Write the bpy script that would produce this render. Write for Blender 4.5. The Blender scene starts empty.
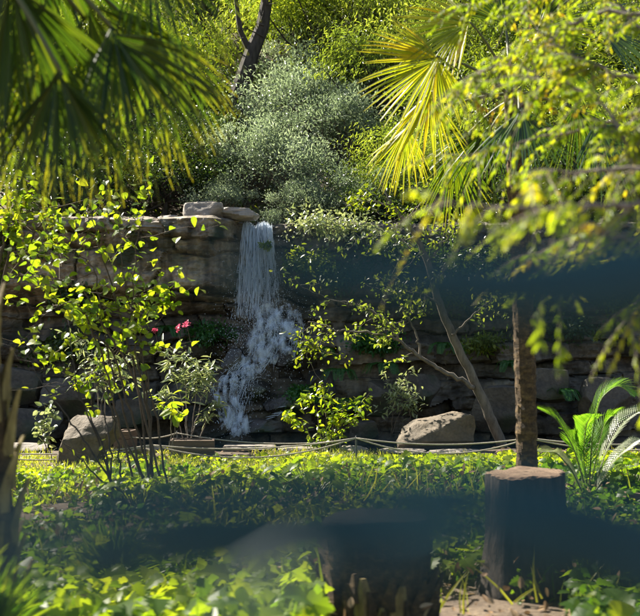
import bpy, math
import numpy as np
from mathutils import Vector

S = bpy.context.scene
COL = S.collection
R = np.random.default_rng(11)
rad = math.radians

# ------------------------------------------------------------------ camera
FPX, EYE, PITCH = 1116.0, 1.6, math.atan(35 / 1116.0)
cam_d = bpy.data.cameras.new('camera')
cam = bpy.data.objects.new('camera', cam_d); COL.objects.link(cam)
cam.location = (0, 0, EYE); cam.rotation_euler = (rad(90) + PITCH, 0, 0)
cam_d.sensor_width = 36; cam_d.lens = FPX / 640 * 36
cam_d.clip_start = 0.05; cam_d.clip_end = 1500
cam_d.dof.use_dof = True; cam_d.dof.focus_distance = 17.0; cam_d.dof.aperture_fstop = 2.6
S.camera = cam

# ------------------------------------------------------------------ light
SUN = Vector((-0.56, 0.45, 0.70)).normalized()           # towards the sun
w = bpy.data.worlds.new('World'); S.world = w; w.use_nodes = True
nt = w.node_tree; bg = nt.nodes['Background']
sky = nt.nodes.new('ShaderNodeTexSky'); sky.sky_type = 'NISHITA'; sky.sun_disc = False
sky.sun_elevation = math.asin(SUN.z); sky.sun_rotation = math.atan2(SUN.x, SUN.y)
nt.links.new(sky.outputs[0], bg.inputs[0]); bg.inputs[1].default_value = 0.05
sd = bpy.data.lights.new('sun', 'SUN'); sd.energy = 5.0; sd.angle = rad(0.5); sd.color = (1, 0.93, 0.80)
so = bpy.data.objects.new('sun', sd); COL.objects.link(so)
so.rotation_euler = SUN.to_track_quat('Z', 'Y').to_euler()
S.view_settings.view_transform = 'Standard'; S.view_settings.look = 'None'
S.view_settings.exposure = 1.9; S.view_settings.gamma = 1
S.render.engine = 'CYCLES'
cy = S.cycles
cy.max_bounces = 7; cy.diffuse_bounces = 3; cy.glossy_bounces = 2; cy.transmission_bounces = 5; cy.transparent_max_bounces = 8
cy.caustics_reflective = False; cy.caustics_refractive = False
cy.sample_clamp_indirect = 6; cy.use_denoising = True

# ------------------------------------------------------------------ helpers
def nrm(v):
    v = np.asarray(v, float)
    return v / np.maximum(np.linalg.norm(v, axis=-1, keepdims=True), 1e-9)

def P(px, py, d):
    """world point seen at photo pixel (px, py), d metres in front"""
    cx, cyy = (px - 320) / FPX, (308 - py) / FPX
    c, s = math.cos(PITCH), math.sin(PITCH)
    y = c - cyy * s; z = s + cyy * c
    k = d / y
    return np.array([cx * k, d, EYE + z * k])

_tab = R.random((64, 64, 64))
def vnoise(p, f):
    q = np.asarray(p, float) * f
    i = np.floor(q).astype(int); u = q - i; u = u * u * (3 - 2 * u)
    o = 0
    for dx in (0, 1):
        for dy in (0, 1):
            for dz in (0, 1):
                a = _tab[(i[..., 0] + dx) % 64, (i[..., 1] + dy) % 64, (i[..., 2] + dz) % 64]
                o = o + a * (u[..., 0] if dx else 1 - u[..., 0]) * (u[..., 1] if dy else 1 - u[..., 1]) * (u[..., 2] if dz else 1 - u[..., 2])
    return o * 2 - 1
def fbm(p, f, n=4):
    return sum(vnoise(p, f * 2 ** k) * 0.5 ** k for k in range(n))

class MB:
    """collects blocks of vertices and faces, built as ONE mesh object"""
    def __init__(s): s.v = []; s.f = []; s.r = []; s.t = []; s.n = 0
    def add(s, v, f, r=None, t=None):
        v = np.asarray(v, float).reshape(-1, 3); f = np.asarray(f, int)
        s.v.append(v); s.f.append(f + s.n); s.n += len(v)
        s.r.append(np.full(len(v), 0.5) if r is None else np.broadcast_to(r, (len(v),)))
        s.t.append(np.zeros(len(v)) if t is None else np.broadcast_to(t, (len(v),)))
        return s
    def tube(s, pts, radii, sides=7, r=None, cap=True):
        pts = np.asarray(pts, float); n = len(pts)
        radii = np.broadcast_to(np.asarray(radii, float), (n,))
        tan = nrm(np.gradient(pts, axis=0))
        ref = np.array([0.31, 0.95, 0.05]) if abs(tan[:, 2]).mean() > .6 else np.array([0.05, 0.1, 1.0])
        x = nrm(np.cross(tan, ref)); y = np.cross(tan, x)
        a = np.arange(sides) / sides * 2 * math.pi
        v = pts[:, None] + radii[:, None, None] * (np.cos(a)[None, :, None] * x[:, None] + np.sin(a)[None, :, None] * y[:, None])
        i = np.arange(n - 1)[:, None] * sides; j = np.arange(sides)[None]; k = (j + 1) % sides
        f = np.stack([i + j, i + k, i + sides + k, i + sides + j], -1).reshape(-1, 4)
        tt = np.repeat(np.linspace(0, 1, n), sides)
        s.add(v, f, r, tt)
        if cap:
            e = np.arange(sides)[None]
            s.f.append(e[:, ::-1] + s.n - n * sides); s.f.append(e + s.n - sides)
        return s
    def build(s, name, mat, parent=None, smooth=False):
        me = bpy.data.meshes.new(name)
        V = np.concatenate(s.v)
        me.vertices.add(len(V)); me.vertices.foreach_set('co', V.ravel())
        L = np.concatenate([f.ravel() for f in s.f]); T = np.concatenate([np.full(len(f), f.shape[1]) for f in s.f])
        me.loops.add(len(L)); me.loops.foreach_set('vertex_index', L)
        me.polygons.add(len(T)); me.polygons.foreach_set('loop_start', np.concatenate([[0], np.cumsum(T)[:-1]]))
        me.polygons.foreach_set('loop_total', T)
        me.polygons.foreach_set('use_smooth', np.full(len(T), smooth))
        a = me.attributes.new('rnd', 'FLOAT', 'POINT'); a.data.foreach_set('value', np.concatenate(s.r))
        a = me.attributes.new('tip', 'FLOAT', 'POINT'); a.data.foreach_set('value', np.concatenate(s.t))
        me.update(calc_edges=True); me.validate()
        me.materials.append(mat)
        o = bpy.data.objects.new(name, me); COL.objects.link(o)
        if parent is not None: o.parent = parent; o.matrix_parent_inverse = parent.matrix_world.inverted() if False else o.matrix_parent_inverse
        return o

def tag(o, label, cat, group=None, kind=None):
    if label: o['label'] = label
    if cat: o['category'] = cat
    if group: o['group'] = group
    if kind: o['kind'] = kind
    return o
def thing(name, loc, label, cat, group=None, rz=0, sc=1):
    o = bpy.data.objects.new(name, None); COL.objects.link(o); o.empty_display_size = .1
    o.location = loc; o.rotation_euler = (0, 0, rz); o.scale = (sc, sc, sc)
    return tag(o, label, cat, group)
def dup(root, loc, label, rz=0, sc=(1, 1, 1)):
    r = root.copy(); COL.objects.link(r); r.location = loc; r.rotation_euler = (0, 0, rz); r.scale = sc
    r['label'] = label
    for ch in list(root.children):
        c = ch.copy(); COL.objects.link(c); c.parent = r
        for g in list(ch.children):
            d = g.copy(); COL.objects.link(d); d.parent = c
    return r
def structure(o): o['kind'] = 'structure'; return o

# leaf outlines: y along the leaf 0..1, x half width, z lift
def leaf_t(ts, ws, fold=.25, bend=.12):
    v = []; t = []
    for a, b in zip(ts, ws):
        for sx in (-1, 0, 1):
            v.append((sx * b, a, -bend * a * a, abs(sx) * b * fold)); t.append(a)
    f = []
    for i in range(len(ts) - 1):
        k = i * 3
        f += [(k, k + 1, k + 4, k + 3), (k + 1, k + 2, k + 5, k + 4)]
    return np.array(v), np.array(f), np.array(t)
DIAMOND = (np.array([(0, 0, 0, 0), (.5, .45, 0, .2), (0, 1, -.08, 0), (-.5, .45, 0, .2)], float), np.array([(0, 1, 2, 3)]), np.array([0, .5, 1, .5]))
OVATE = leaf_t([0, .18, .5, .8, 1], [.02, .4, .5, .28, .01])
HEART = leaf_t([-.12, .1, .4, .75, 1], [.28, .52, .5, .26, .01], .2, .2)
LOBED = leaf_t([-.22, -.12, .05, .2, .34, .46, .62, .74, .88, 1], [.12, .5, .56, .38, .58, .34, .44, .2, .16, .01], .16, .25)
ROUND = leaf_t([-.22, -.05, .25, .6, .85, 1], [.2, .5, .62, .52, .3, .05], .14, .22)
NARROW = leaf_t([0, .3, .7, 1], [.08, .5, .4, .02], .3, .25)
BLADE = leaf_t([0, .35, .7, 1], [.5, .5, .35, .02], .3, .35)

def place(mb, tpl, pos, dirs, normals, L, W, rnd=None):
    tv, tf, tt = tpl; n = len(pos)
    y = nrm(dirs); z = np.asarray(normals, float); z = nrm(z - (z * y).sum(-1, keepdims=True) * y); x = np.cross(y, z)
    L = np.broadcast_to(L, (n,))[:, None, None]; W = np.broadcast_to(W, (n,))[:, None, None]
    v = pos[:, None] + L * (tv[None, :, 1:2] * y[:, None]) + W * tv[None, :, 0:1] * x[:, None] + (L * tv[None, :, 2:3] + W * tv[None, :, 3:4]) * z[:, None]
    m = len(tv)
    f = (np.arange(n)[:, None, None] * m + tf[None]).reshape(-1, tf.shape[1])
    rnd = R.random(n) if rnd is None else rnd
    mb.add(v, f, np.repeat(rnd, m), np.tile(tt, n))

def rdir(n): return nrm(R.normal(size=(n, 3)))

# ------------------------------------------------------------------ materials
def newmat(name):
    m = bpy.data.materials.new(name); m.use_nodes = True
    N = m.node_tree.nodes; Lk = m.node_tree.links
    return m, N, Lk, N['Principled BSDF'], N['Material Output']
def ramp(N, stops):
    r = N.new('ShaderNodeValToRGB'); e = r.color_ramp.elements
    while len(e) < len(stops): e.new(.5)
    for k, (p, c) in enumerate(stops): e[k].position = p; e[k].color = (*c, 1)
    return r
def leafmat(name, stops, tip=None, trans=.5, tgain=(2.0, 1.85, .55), rough=.36, spec=.5):
    m, N, Lk, pb, out = newmat(name)
    at = N.new('ShaderNodeAttribute'); at.attribute_name = 'rnd'
    tc = N.new('ShaderNodeTexCoord'); nz = N.new('ShaderNodeTexNoise'); nz.inputs['Scale'].default_value = 2.5
    Lk.new(tc.outputs['Object'], nz.inputs['Vector'])
    mx0 = N.new('ShaderNodeMath'); mx0.operation = 'MULTIPLY_ADD'; mx0.inputs[1].default_value = .35; 
    Lk.new(nz.outputs['Fac'], mx0.inputs[0])
    sc = N.new('ShaderNodeMath'); sc.operation = 'MULTIPLY_ADD'; sc.inputs[1].default_value = .8; sc.inputs[2].default_value = -.08
    Lk.new(at.outputs['Fac'], sc.inputs[0]); Lk.new(sc.outputs[0], mx0.inputs[2])
    r = ramp(N, stops); Lk.new(mx0.outputs[0], r.inputs[0])
    col = r.outputs[0]
    if tip:
        a2 = N.new('ShaderNodeAttribute'); a2.attribute_name = 'tip'
        mr = N.new('ShaderNodeMapRange'); mr.inputs[1].default_value = tip[1]; mr.inputs[2].default_value = 1.0
        Lk.new(a2.outputs['Fac'], mr.inputs[0])
        mx = N.new('ShaderNodeMix'); mx.data_type = 'RGBA'; Lk.new(mr.outputs[0], mx.inputs[0]); Lk.new(col, mx.inputs[6]); mx.inputs[7].default_value = (*tip[0], 1)
        col = mx.outputs[2]
    Lk.new(col, pb.inputs['Base Color']); pb.inputs['Roughness'].default_value = rough; pb.inputs['Specular IOR Level'].default_value = spec
    tr = N.new('ShaderNodeBsdfTranslucent')
    g = N.new('ShaderNodeMix'); g.data_type = 'RGBA'; g.blend_type = 'MULTIPLY'; g.inputs[0].default_value = 1
    Lk.new(col, g.inputs[6]); g.inputs[7].default_value = (*tgain, 1); Lk.new(g.outputs[2], tr.inputs['Color'])
    ms = N.new('ShaderNodeMixShader'); ms.inputs[0].default_value = trans
    Lk.new(pb.outputs[0], ms.inputs[1]); Lk.new(tr.outputs[0], ms.inputs[2]); Lk.new(ms.outputs[0], out.inputs['Surface'])
    return m
def rockmat(name, stops, scale=2.0, rough=.85, bump=.5, strata=6.0, moss=None):
    m, N, Lk, pb, out = newmat(name)
    tc = N.new('ShaderNodeTexCoord')
    mp = N.new('ShaderNodeMapping'); mp.inputs['Scale'].default_value = (1, 1, strata / 2); Lk.new(tc.outputs['Object'], mp.inputs[0])
    n1 = N.new('ShaderNodeTexNoise'); n1.inputs['Scale'].default_value = scale; n1.inputs['Detail'].default_value = 8; n1.inputs['Roughness'].default_value = .65
    Lk.new(mp.outputs[0], n1.inputs['Vector'])
    n2 = N.new('ShaderNodeTexNoise'); n2.inputs['Scale'].default_value = scale * 9; n2.inputs['Detail'].default_value = 6
    Lk.new(tc.outputs['Object'], n2.inputs['Vector'])
    ad = N.new('ShaderNodeMath'); ad.operation = 'MULTIPLY_ADD'; ad.inputs[1].default_value = .35; Lk.new(n2.outputs['Fac'], ad.inputs[0]); 
    s2 = N.new('ShaderNodeMath'); s2.operation = 'MULTIPLY'; s2.inputs[1].default_value = .65; Lk.new(n1.outputs['Fac'], s2.inputs[0]); Lk.new(s2.outputs[0], ad.inputs[2])
    r = ramp(N, stops); Lk.new(ad.outputs[0], r.inputs[0]); col = r.outputs[0]
    if moss:
        n3 = N.new('ShaderNodeTexNoise'); n3.inputs['Scale'].default_value = 1.3; n3.inputs['Detail'].default_value = 7; Lk.new(tc.outputs['Object'], n3.inputs['Vector'])
        mr = N.new('ShaderNodeMapRange'); mr.inputs[1].default_value = .5; mr.inputs[2].default_value = .66; Lk.new(n3.outputs['Fac'], mr.inputs[0])
        mx = N.new('ShaderNodeMix'); mx.data_type = 'RGBA'; Lk.new(mr.outputs[0], mx.inputs[0]); Lk.new(col, mx.inputs[6]); mx.inputs[7].default_value = (*moss, 1); col = mx.outputs[2]
    Lk.new(col, pb.inputs['Base Color']); pb.inputs['Roughness'].default_value = rough
    b = N.new('ShaderNodeBump'); b.inputs['Strength'].default_value = bump; b.inputs['Distance'].default_value = .04
    Lk.new(ad.outputs[0], b.inputs['Height']); Lk.new(b.outputs[0], pb.inputs['Normal'])
    return m
def barkmat(name, stops, zs=1.0, scale=20, bump=.6, rough=.9, rings=0):
    m, N, Lk, pb, out = newmat(name)
    tc = N.new('ShaderNodeTexCoord'); mp = N.new('ShaderNodeMapping'); mp.inputs['Scale'].default_value = (1, 1, zs); Lk.new(tc.outputs['Object'], mp.inputs[0])
    n1 = N.new('ShaderNodeTexNoise'); n1.inputs['Scale'].default_value = scale; n1.inputs['Detail'].default_value = 7; n1.inputs['Roughness'].default_value = .7; Lk.new(mp.outputs[0], n1.inputs['Vector'])
    r = ramp(N, stops); Lk.new(n1.outputs['Fac'], r.inputs[0])
    Lk.new(r.outputs[0], pb.inputs['Base Color']); pb.inputs['Roughness'].default_value = rough
    b = N.new('ShaderNodeBump'); b.inputs['Strength'].default_value = bump; b.inputs['Distance'].default_value = .02
    Lk.new(n1.outputs['Fac'], b.inputs['Height']); Lk.new(b.outputs[0], pb.inputs['Normal'])
    return m

M = {}
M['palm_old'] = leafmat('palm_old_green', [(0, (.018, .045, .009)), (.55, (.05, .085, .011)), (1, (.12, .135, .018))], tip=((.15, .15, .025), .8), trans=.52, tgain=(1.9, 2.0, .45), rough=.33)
M['palm_mid'] = leafmat('palm_mid_green', [(0, (.035, .075, .011)), (.55, (.085, .13, .014)), (1, (.18, .19, .022))], tip=((.2, .19, .03), .8), trans=.58, tgain=(2.2, 2.1, .45), rough=.33)  # lighter copy of the palm green, sunlight put into the leaf colour
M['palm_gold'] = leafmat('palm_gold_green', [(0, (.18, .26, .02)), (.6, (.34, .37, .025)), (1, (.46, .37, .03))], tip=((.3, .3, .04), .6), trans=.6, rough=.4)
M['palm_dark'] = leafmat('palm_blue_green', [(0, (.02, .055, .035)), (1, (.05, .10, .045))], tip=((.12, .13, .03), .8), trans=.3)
M['petiole'] = barkmat('petiole_green', [(0, (.05, .07, .015)), (1, (.14, .14, .04))], .3, 8, .2, .5)
M['cypress'] = leafmat('feathery_autumn_leaf', [(0, (.09, .17, .015)), (.45, (.22, .30, .02)), (.8, (.38, .36, .03)), (.93, (.34, .14, .03)), (1, (.28, .10, .03))], trans=.6, tgain=(2.1, 1.9, .5), rough=.5)
M['redbud'] = leafmat('heart_leaf_green', [(0, (.07, .14, .015)), (.6, (.16, .23, .02)), (1, (.28, .31, .03))], trans=.6)
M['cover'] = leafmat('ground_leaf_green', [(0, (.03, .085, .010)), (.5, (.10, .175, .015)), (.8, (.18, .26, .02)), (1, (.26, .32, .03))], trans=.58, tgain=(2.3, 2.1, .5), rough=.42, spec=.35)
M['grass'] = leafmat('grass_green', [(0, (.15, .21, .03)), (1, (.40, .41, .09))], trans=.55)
M['grey'] = leafmat('grey_green_leaf', [(0, (.08, .105, .075)), (.55, (.20, .245, .18)), (1, (.40, .44, .36))], trans=.45, tgain=(1.4, 1.5, .95), rough=.28)
M['yellow'] = leafmat('yellow_green_leaf', [(0, (.06, .10, .02)), (.5, (.17, .22, .035)), (1, (.38, .41, .10))], trans=.52, tgain=(1.8, 1.85, .7))
M['dark'] = leafmat('dark_green_leaf', [(0, (.02, .045, .012)), (.7, (.05, .085, .02)), (1, (.10, .13, .03))], trans=.35)
M['mid'] = leafmat('mid_green_leaf', [(0, (.06, .10, .012)), (.7, (.14, .19, .022)), (1, (.26, .28, .035))], trans=.5)
M['pale'] = leafmat('pale_leaf', [(0, (.14, .19, .08)), (.6, (.27, .31, .16)), (1, (.38, .40, .24))], trans=.4, tgain=(1.3, 1.3, .8), rough=.35)
M['frond'] = leafmat('frond_green', [(0, (.06, .16, .02)), (1, (.14, .26, .04))], trans=.55)
M['frond_pale'] = leafmat('frond_silver', [(0, (.22, .25, .16)), (1, (.34, .36, .25))], trans=.3, tgain=(1.2, 1.2, .8))
M['fern'] = leafmat('fern_green', [(0, (.02, .09, .02)), (1, (.05, .15, .03))], trans=.4)
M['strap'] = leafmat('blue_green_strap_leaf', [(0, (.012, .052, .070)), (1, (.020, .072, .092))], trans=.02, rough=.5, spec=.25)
M['pink'] = leafmat('pink_petal', [(0, (.55, .05, .12)), (1, (.7, .15, .25))], trans=.4, tgain=(1, 1, 1))
M['red'] = leafmat('red_petal', [(0, (.6, .05, .02)), (1, (.7, .12, .04))], trans=.4, tgain=(1, 1, 1))
M['litter'] = leafmat('dry_leaf', [(0, (.12, .07, .03)), (.6, (.28, .17, .08)), (1, (.42, .32, .18))], trans=.2, tgain=(1, 1, 1), rough=.7)
M['cliff'] = rockmat('layered_limestone', [(.28, (.05, .042, .035)), (.42, (.16, .135, .105)), (.55, (.32, .275, .215)), (.7, (.46, .41, .33))], 1.6, .85, .8, 7, moss=(.03, .04, .018))
def stain_and_shade(m):
    """vertical stain streaks, with shade painted dark right of and below the fall"""
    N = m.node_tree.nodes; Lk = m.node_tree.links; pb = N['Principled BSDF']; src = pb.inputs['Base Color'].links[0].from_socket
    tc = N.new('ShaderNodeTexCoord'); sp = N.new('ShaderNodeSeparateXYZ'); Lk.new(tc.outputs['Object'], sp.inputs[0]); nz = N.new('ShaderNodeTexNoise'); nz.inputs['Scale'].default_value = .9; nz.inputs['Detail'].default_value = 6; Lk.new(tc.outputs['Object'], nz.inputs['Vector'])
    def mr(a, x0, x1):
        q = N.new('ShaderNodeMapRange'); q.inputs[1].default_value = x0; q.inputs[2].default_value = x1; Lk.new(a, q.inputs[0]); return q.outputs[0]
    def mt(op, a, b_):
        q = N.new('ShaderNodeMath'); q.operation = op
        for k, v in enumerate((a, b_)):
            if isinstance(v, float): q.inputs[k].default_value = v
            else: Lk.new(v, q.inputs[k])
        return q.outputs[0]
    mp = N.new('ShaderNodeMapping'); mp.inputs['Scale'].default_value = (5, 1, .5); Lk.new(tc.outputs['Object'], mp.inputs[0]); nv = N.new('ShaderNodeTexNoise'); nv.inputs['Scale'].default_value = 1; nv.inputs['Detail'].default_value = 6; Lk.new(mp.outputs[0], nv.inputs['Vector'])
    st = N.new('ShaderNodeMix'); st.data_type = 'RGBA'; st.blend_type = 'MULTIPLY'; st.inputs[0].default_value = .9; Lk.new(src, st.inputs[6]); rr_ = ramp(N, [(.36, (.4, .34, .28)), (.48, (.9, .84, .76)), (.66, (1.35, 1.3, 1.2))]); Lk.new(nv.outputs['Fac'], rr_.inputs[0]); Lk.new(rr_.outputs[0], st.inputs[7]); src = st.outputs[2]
    x = mr(sp.outputs[0], -1.6, -1.2); z = mr(sp.outputs[2], 2.6, 2.2); f = mt('MAXIMUM', x, z); f = mt('MULTIPLY', f, mr(nz.outputs['Fac'], .30, .5)); f = mt('MULTIPLY', f, .68)  # shade of the right and lower cliff, put into the rock colour
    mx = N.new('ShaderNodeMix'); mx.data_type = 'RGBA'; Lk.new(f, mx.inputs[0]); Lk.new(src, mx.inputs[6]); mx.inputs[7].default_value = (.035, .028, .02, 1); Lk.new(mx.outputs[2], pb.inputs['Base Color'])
stain_and_shade(M['cliff'])
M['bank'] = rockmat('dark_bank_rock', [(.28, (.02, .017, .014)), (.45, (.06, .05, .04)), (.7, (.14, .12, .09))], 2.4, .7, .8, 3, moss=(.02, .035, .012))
M['slab'] = rockmat('pale_limestone', [(.28, (.08, .07, .06)), (.45, (.22, .19, .155)), (.7, (.38, .33, .27))], 2.2, .8, .7, 5)
M['boulder'] = rockmat('tan_boulder', [(.28, (.03, .022, .012)), (.45, (.09, .068, .04)), (.6, (.14, .105, .065)), (.75, (.23, .185, .125))], 3, .8, .8, 2)
M['wet'] = rockmat('wet_rock', [(.3, (.012, .012, .012)), (.5, (.045, .04, .035)), (.7, (.09, .08, .065))], 3, .3, .8, 2, moss=(.02, .04, .015))
M['soil'] = rockmat('soil_and_litter', [(.28, (.035, .024, .016)), (.5, (.10, .07, .045)), (.7, (.21, .155, .10))], 3, .95, .8, 2)
M['trunk_dark'] = barkmat('dark_bark', [(.3, (.02, .016, .012)), (.7, (.08, .065, .05))], .25, 14)
M['trunk_grey'] = barkmat('grey_bark', [(.3, (.06, .05, .036)), (.7, (.21, .175, .13))], .3, 14, .7)
M['stem'] = barkmat('brown_stem', [(.3, (.045, .033, .022)), (.7, (.13, .095, .06))], .3, 20, .3)
M['twig'] = barkmat('twig_grey', [(.3, (.14, .11, .09)), (.7, (.30, .25, .20))], .3, 20, .3)
M['palm_bark'] = barkmat('palm_bark', [(.3, (.022, .014, .006)), (.5, (.075, .045, .018)), (.72, (.22, .14, .05))], 1.6, 16, .9)
M['husk'] = barkmat('palm_husk', [(.3, (.09, .06, .02)), (.55, (.30, .23, .075)), (.75, (.52, .42, .18))], .4, 18, .6, .7)
M['stump_bark'] = barkmat('stump_bark', [(.36, (.012, .009, .007)), (.5, (.05, .038, .028)), (.72, (.15, .12, .095))], .25, 20, 1.6)
M['cut'] = barkmat('cut_wood', [(.3, (.16, .09, .05)), (.7, (.42, .29, .18))], 1, 14, .5)
N = M['cut'].node_tree.nodes; Lk = M['cut'].node_tree.links; wv = N.new('ShaderNodeTexWave'); wv.wave_type = 'RINGS'; wv.rings_direction = 'Z'; wv.inputs['Scale'].default_value = 16; wv.inputs['Distortion'].default_value = 3; wv.inputs['Detail'].default_value = 3
tc = N.new('ShaderNodeTexCoord'); Lk.new(tc.outputs['Object'], wv.inputs['Vector']); pb = N['Principled BSDF']; src = pb.inputs['Base Color'].links[0].from_socket
mx = N.new('ShaderNodeMix'); mx.data_type = 'RGBA'; mx.blend_type = 'MULTIPLY'; mx.inputs[0].default_value = .45; Lk.new(src, mx.inputs[6]); Lk.new(wv.outputs['Color'], mx.inputs[7]); Lk.new(mx.outputs[2], pb.inputs['Base Color'])
M['planter'] = barkmat('weathered_planter_wood', [(.3, (.08, .05, .035)), (.7, (.18, .12, .08))], 8, 6, .4)
M['rope'] = barkmat('rope_fibre', [(.3, (.30, .26, .19)), (.7, (.52, .46, .36))], 1, 60, .4)
M['metal'] = barkmat('dull_metal', [(.3, (.05, .05, .05)), (.7, (.12, .12, .11))], 1, 30, .1, .5)
def watermat(name, a=.8, sc=(30, 4, 2.2), lo=.48, rg=.2):
    m, N, Lk, pb, out = newmat(name)
    pb.inputs['Base Color'].default_value = (.84, .91, .98, 1); pb.inputs['Roughness'].default_value = .25
    tr = N.new('ShaderNodeBsdfTranslucent'); tr.inputs[0].default_value = (.86, .92, .99, 1)
    ms = N.new('ShaderNodeMixShader'); ms.inputs[0].default_value = .5; Lk.new(pb.outputs[0], ms.inputs[1]); Lk.new(tr.outputs[0], ms.inputs[2])
    tp = N.new('ShaderNodeBsdfTransparent'); m2 = N.new('ShaderNodeMixShader')
    if a < 1:
        tc = N.new('ShaderNodeTexCoord'); mp = N.new('ShaderNodeMapping'); mp.inputs['Scale'].default_value = sc; Lk.new(tc.outputs['Object'], mp.inputs[0])
        nz = N.new('ShaderNodeTexNoise'); nz.inputs['Scale'].default_value = 1; nz.inputs['Detail'].default_value = 5; Lk.new(mp.outputs[0], nz.inputs['Vector'])
        mr = N.new('ShaderNodeMapRange'); mr.inputs[1].default_value = lo; mr.inputs[2].default_value = lo + rg; mr.inputs[4].default_value = a; Lk.new(nz.outputs['Fac'], mr.inputs[0])
        Lk.new(mr.outputs[0], m2.inputs[0])
    else: m2.inputs[0].default_value = .72
    Lk.new(tp.outputs[0], m2.inputs[1]); Lk.new(ms.outputs[0], m2.inputs[2]); Lk.new(m2.outputs[0], out.inputs['Surface'])
    return m
M['fall'] = watermat('falling_water', 1); M['veil'] = watermat('water_veil', .85, (26, 4, 1.4), .46); M['foam'] = watermat('torn_foam', .85, (12, 8, 4.5), .45, .30)
m, N, Lk, pb, out = newmat('pool_water'); pb.inputs['Base Color'].default_value = (.02, .03, .028, 1); pb.inputs['Roughness'].default_value = .08
tc = N.new('ShaderNodeTexCoord'); nz = N.new('ShaderNodeTexNoise'); nz.inputs['Scale'].default_value = 9; nz.inputs['Detail'].default_value = 3; Lk.new(tc.outputs['Object'], nz.inputs['Vector'])
b = N.new('ShaderNodeBump'); b.inputs['Strength'].default_value = .5; b.inputs['Distance'].default_value = .03; Lk.new(nz.outputs['Fac'], b.inputs['Height']); Lk.new(b.outputs[0], pb.inputs['Normal'])
M['pool'] = m

# ------------------------------------------------------------------ terrain
def hill_z(x, y):
    x = np.asarray(x, float); y = np.asarray(y, float)
    p = np.stack([x, y, 0 * x + 3.3], -1)
    up = 3.55 + .5 * (y - 21) + .35 * fbm(p, .25, 3)
    k = np.clip((y - 20.75) / .25, 0, 1)
    return k * up
def ground_z(x, y):
    x = np.asarray(x, float); y = np.asarray(y, float)
    p = np.stack([x, y, 0 * x + 1.7], -1)
    g = .05 * fbm(p, .7, 3)
    pool = np.exp(-((y - 18.3) / 1.0) ** 2 * 1.0) * -.32 * np.clip(1.2 - np.abs(x + .6) / 7, 0, 1)
    far = np.clip((-3 - y) / 40, 0, 1)
    z = g + pool
    return np.where(y > 20.75, hill_z(x, y), z) * (1 - far)
xs = np.concatenate([[-300, -150, -80, -50, -35], np.linspace(-25, -8, 40), np.linspace(-7.9, 7.9, 160), np.linspace(8, 25, 40), [35, 50, 80, 150, 300]])
ys = np.concatenate([[-300, -100, -40, -15], np.linspace(-6, 4, 20), np.linspace(4.1, 20.7, 170), np.linspace(20.75, 21, 4), np.linspace(21.2, 60, 120), [70, 85, 100, 130, 180]])
X, Y = np.meshgrid(xs, ys); Z = ground_z(X, Y)
def gridfaces(nr, nc):
    i = np.arange(nr - 1)[:, None] * nc; j = np.arange(nc - 1)[None]
    return np.stack([i + j, i + j + 1, i + nc + j + 1, i + nc + j], -1).reshape(-1, 4)
mb = MB(); mb.add(np.stack([X, Y, Z], -1), gridfaces(*X.shape)); structure(mb.build('ground', M['soil'], smooth=True))
mb = MB(); xs2 = np.linspace(-7, 7, 40); ys2 = np.linspace(16.9, 20.3, 12); X2, Y2 = np.meshgrid(xs2, ys2)
mb.add(np.stack([X2, Y2, 0 * X2 - .1], -1), gridfaces(*X2.shape)); structure(mb.build('water', M['pool'], smooth=True))

# ------------------------------------------------------------------ cliff
def smooth(a, b, x): t = np.clip((x - a) / (b - a), 0, 1); return t * t * (3 - 2 * t)
cx = np.linspace(-9.5, 9.5, 700); cz = np.linspace(-.5, 3.75, 190)
CX, CZ = np.meshgrid(cx, cz)
pp = np.stack([CX, CZ, 0 * CX], -1)
warp = .16 * fbm(pp + 7, .8, 4)
bounds = np.array([-.6, .05, .38, .62, 1.0, 1.28, 1.62, 1.85, 2.1, 2.35, 2.52, 3.28, 3.5, 3.9])
li = np.clip(np.searchsorted(bounds, (CZ + warp).ravel()) - 1, 0, len(bounds) - 2).reshape(CZ.shape)
zz = CZ + warp; dz = np.minimum(zz - bounds[li], bounds[li + 1] - zz)
off = np.zeros_like(CX); dxm = np.zeros_like(CX) + 9
for k in range(len(bounds) - 1):
    wdt = .9 if k == 10 else .55
    cuts = np.cumsum(R.uniform(.5, 2.6, 60) * wdt) - 12
    w2 = CX + .3 * fbm(pp + 3 * k, 1.2, 4)
    bi = np.searchsorted(cuts, w2.ravel()).reshape(CX.shape)
    o_ = R.uniform(-.2, .2, 70) * (.45 if k == 10 else 1); t_ = R.uniform(-.12, .12, 70)
    lo = cuts[np.clip(bi - 1, 0, 59)]; hi = cuts[np.clip(bi, 0, 59)]
    d_ = np.minimum(w2 - lo, hi - w2); mm = li == k
    off[mm] = (o_[bi] + t_[bi] * (w2 - (lo + hi) / 2))[mm]; dxm[mm] = d_[mm]
lay = R.uniform(-.16, .16, len(bounds))[li]
left = 1 - smooth(-1.75, -1.25, CX)                       # wall left of the fall
fall = smooth(-1.9, -1.45, CX) * (1 - smooth(-.5, .1, CX))
right = smooth(-.5, .1, CX)
base_l = np.interp(CZ, [-.5, .3, .6, 1.1, 1.55, 1.75, 2.15, 2.4, 2.6, 3.3, 3.5, 3.8], [19.3, 19.35, 19.9, 20.35, 20.1, 20.5, 20.6, 20.2, 19.75, 19.68, 19.55, 19.6])
base_f = np.interp(CZ, [-.5, .2, .5, .6, 1.0, 1.2, 1.85, 2.05, 2.2, 3.5, 3.8], [19.0, 19.1, 19.2, 19.5, 19.6, 19.8, 19.9, 20.1, 20.35, 20.3, 20.15])
base_r = np.interp(CZ, [-.5, .3, .8, 1.2, 1.6, 1.75, 2.1, 2.9, 3.6, 3.8], [19.1, 19.3, 19.42, 19.5, 19.6, 20.0, 20.15, 20.2, 20.15, 20.3])
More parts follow.
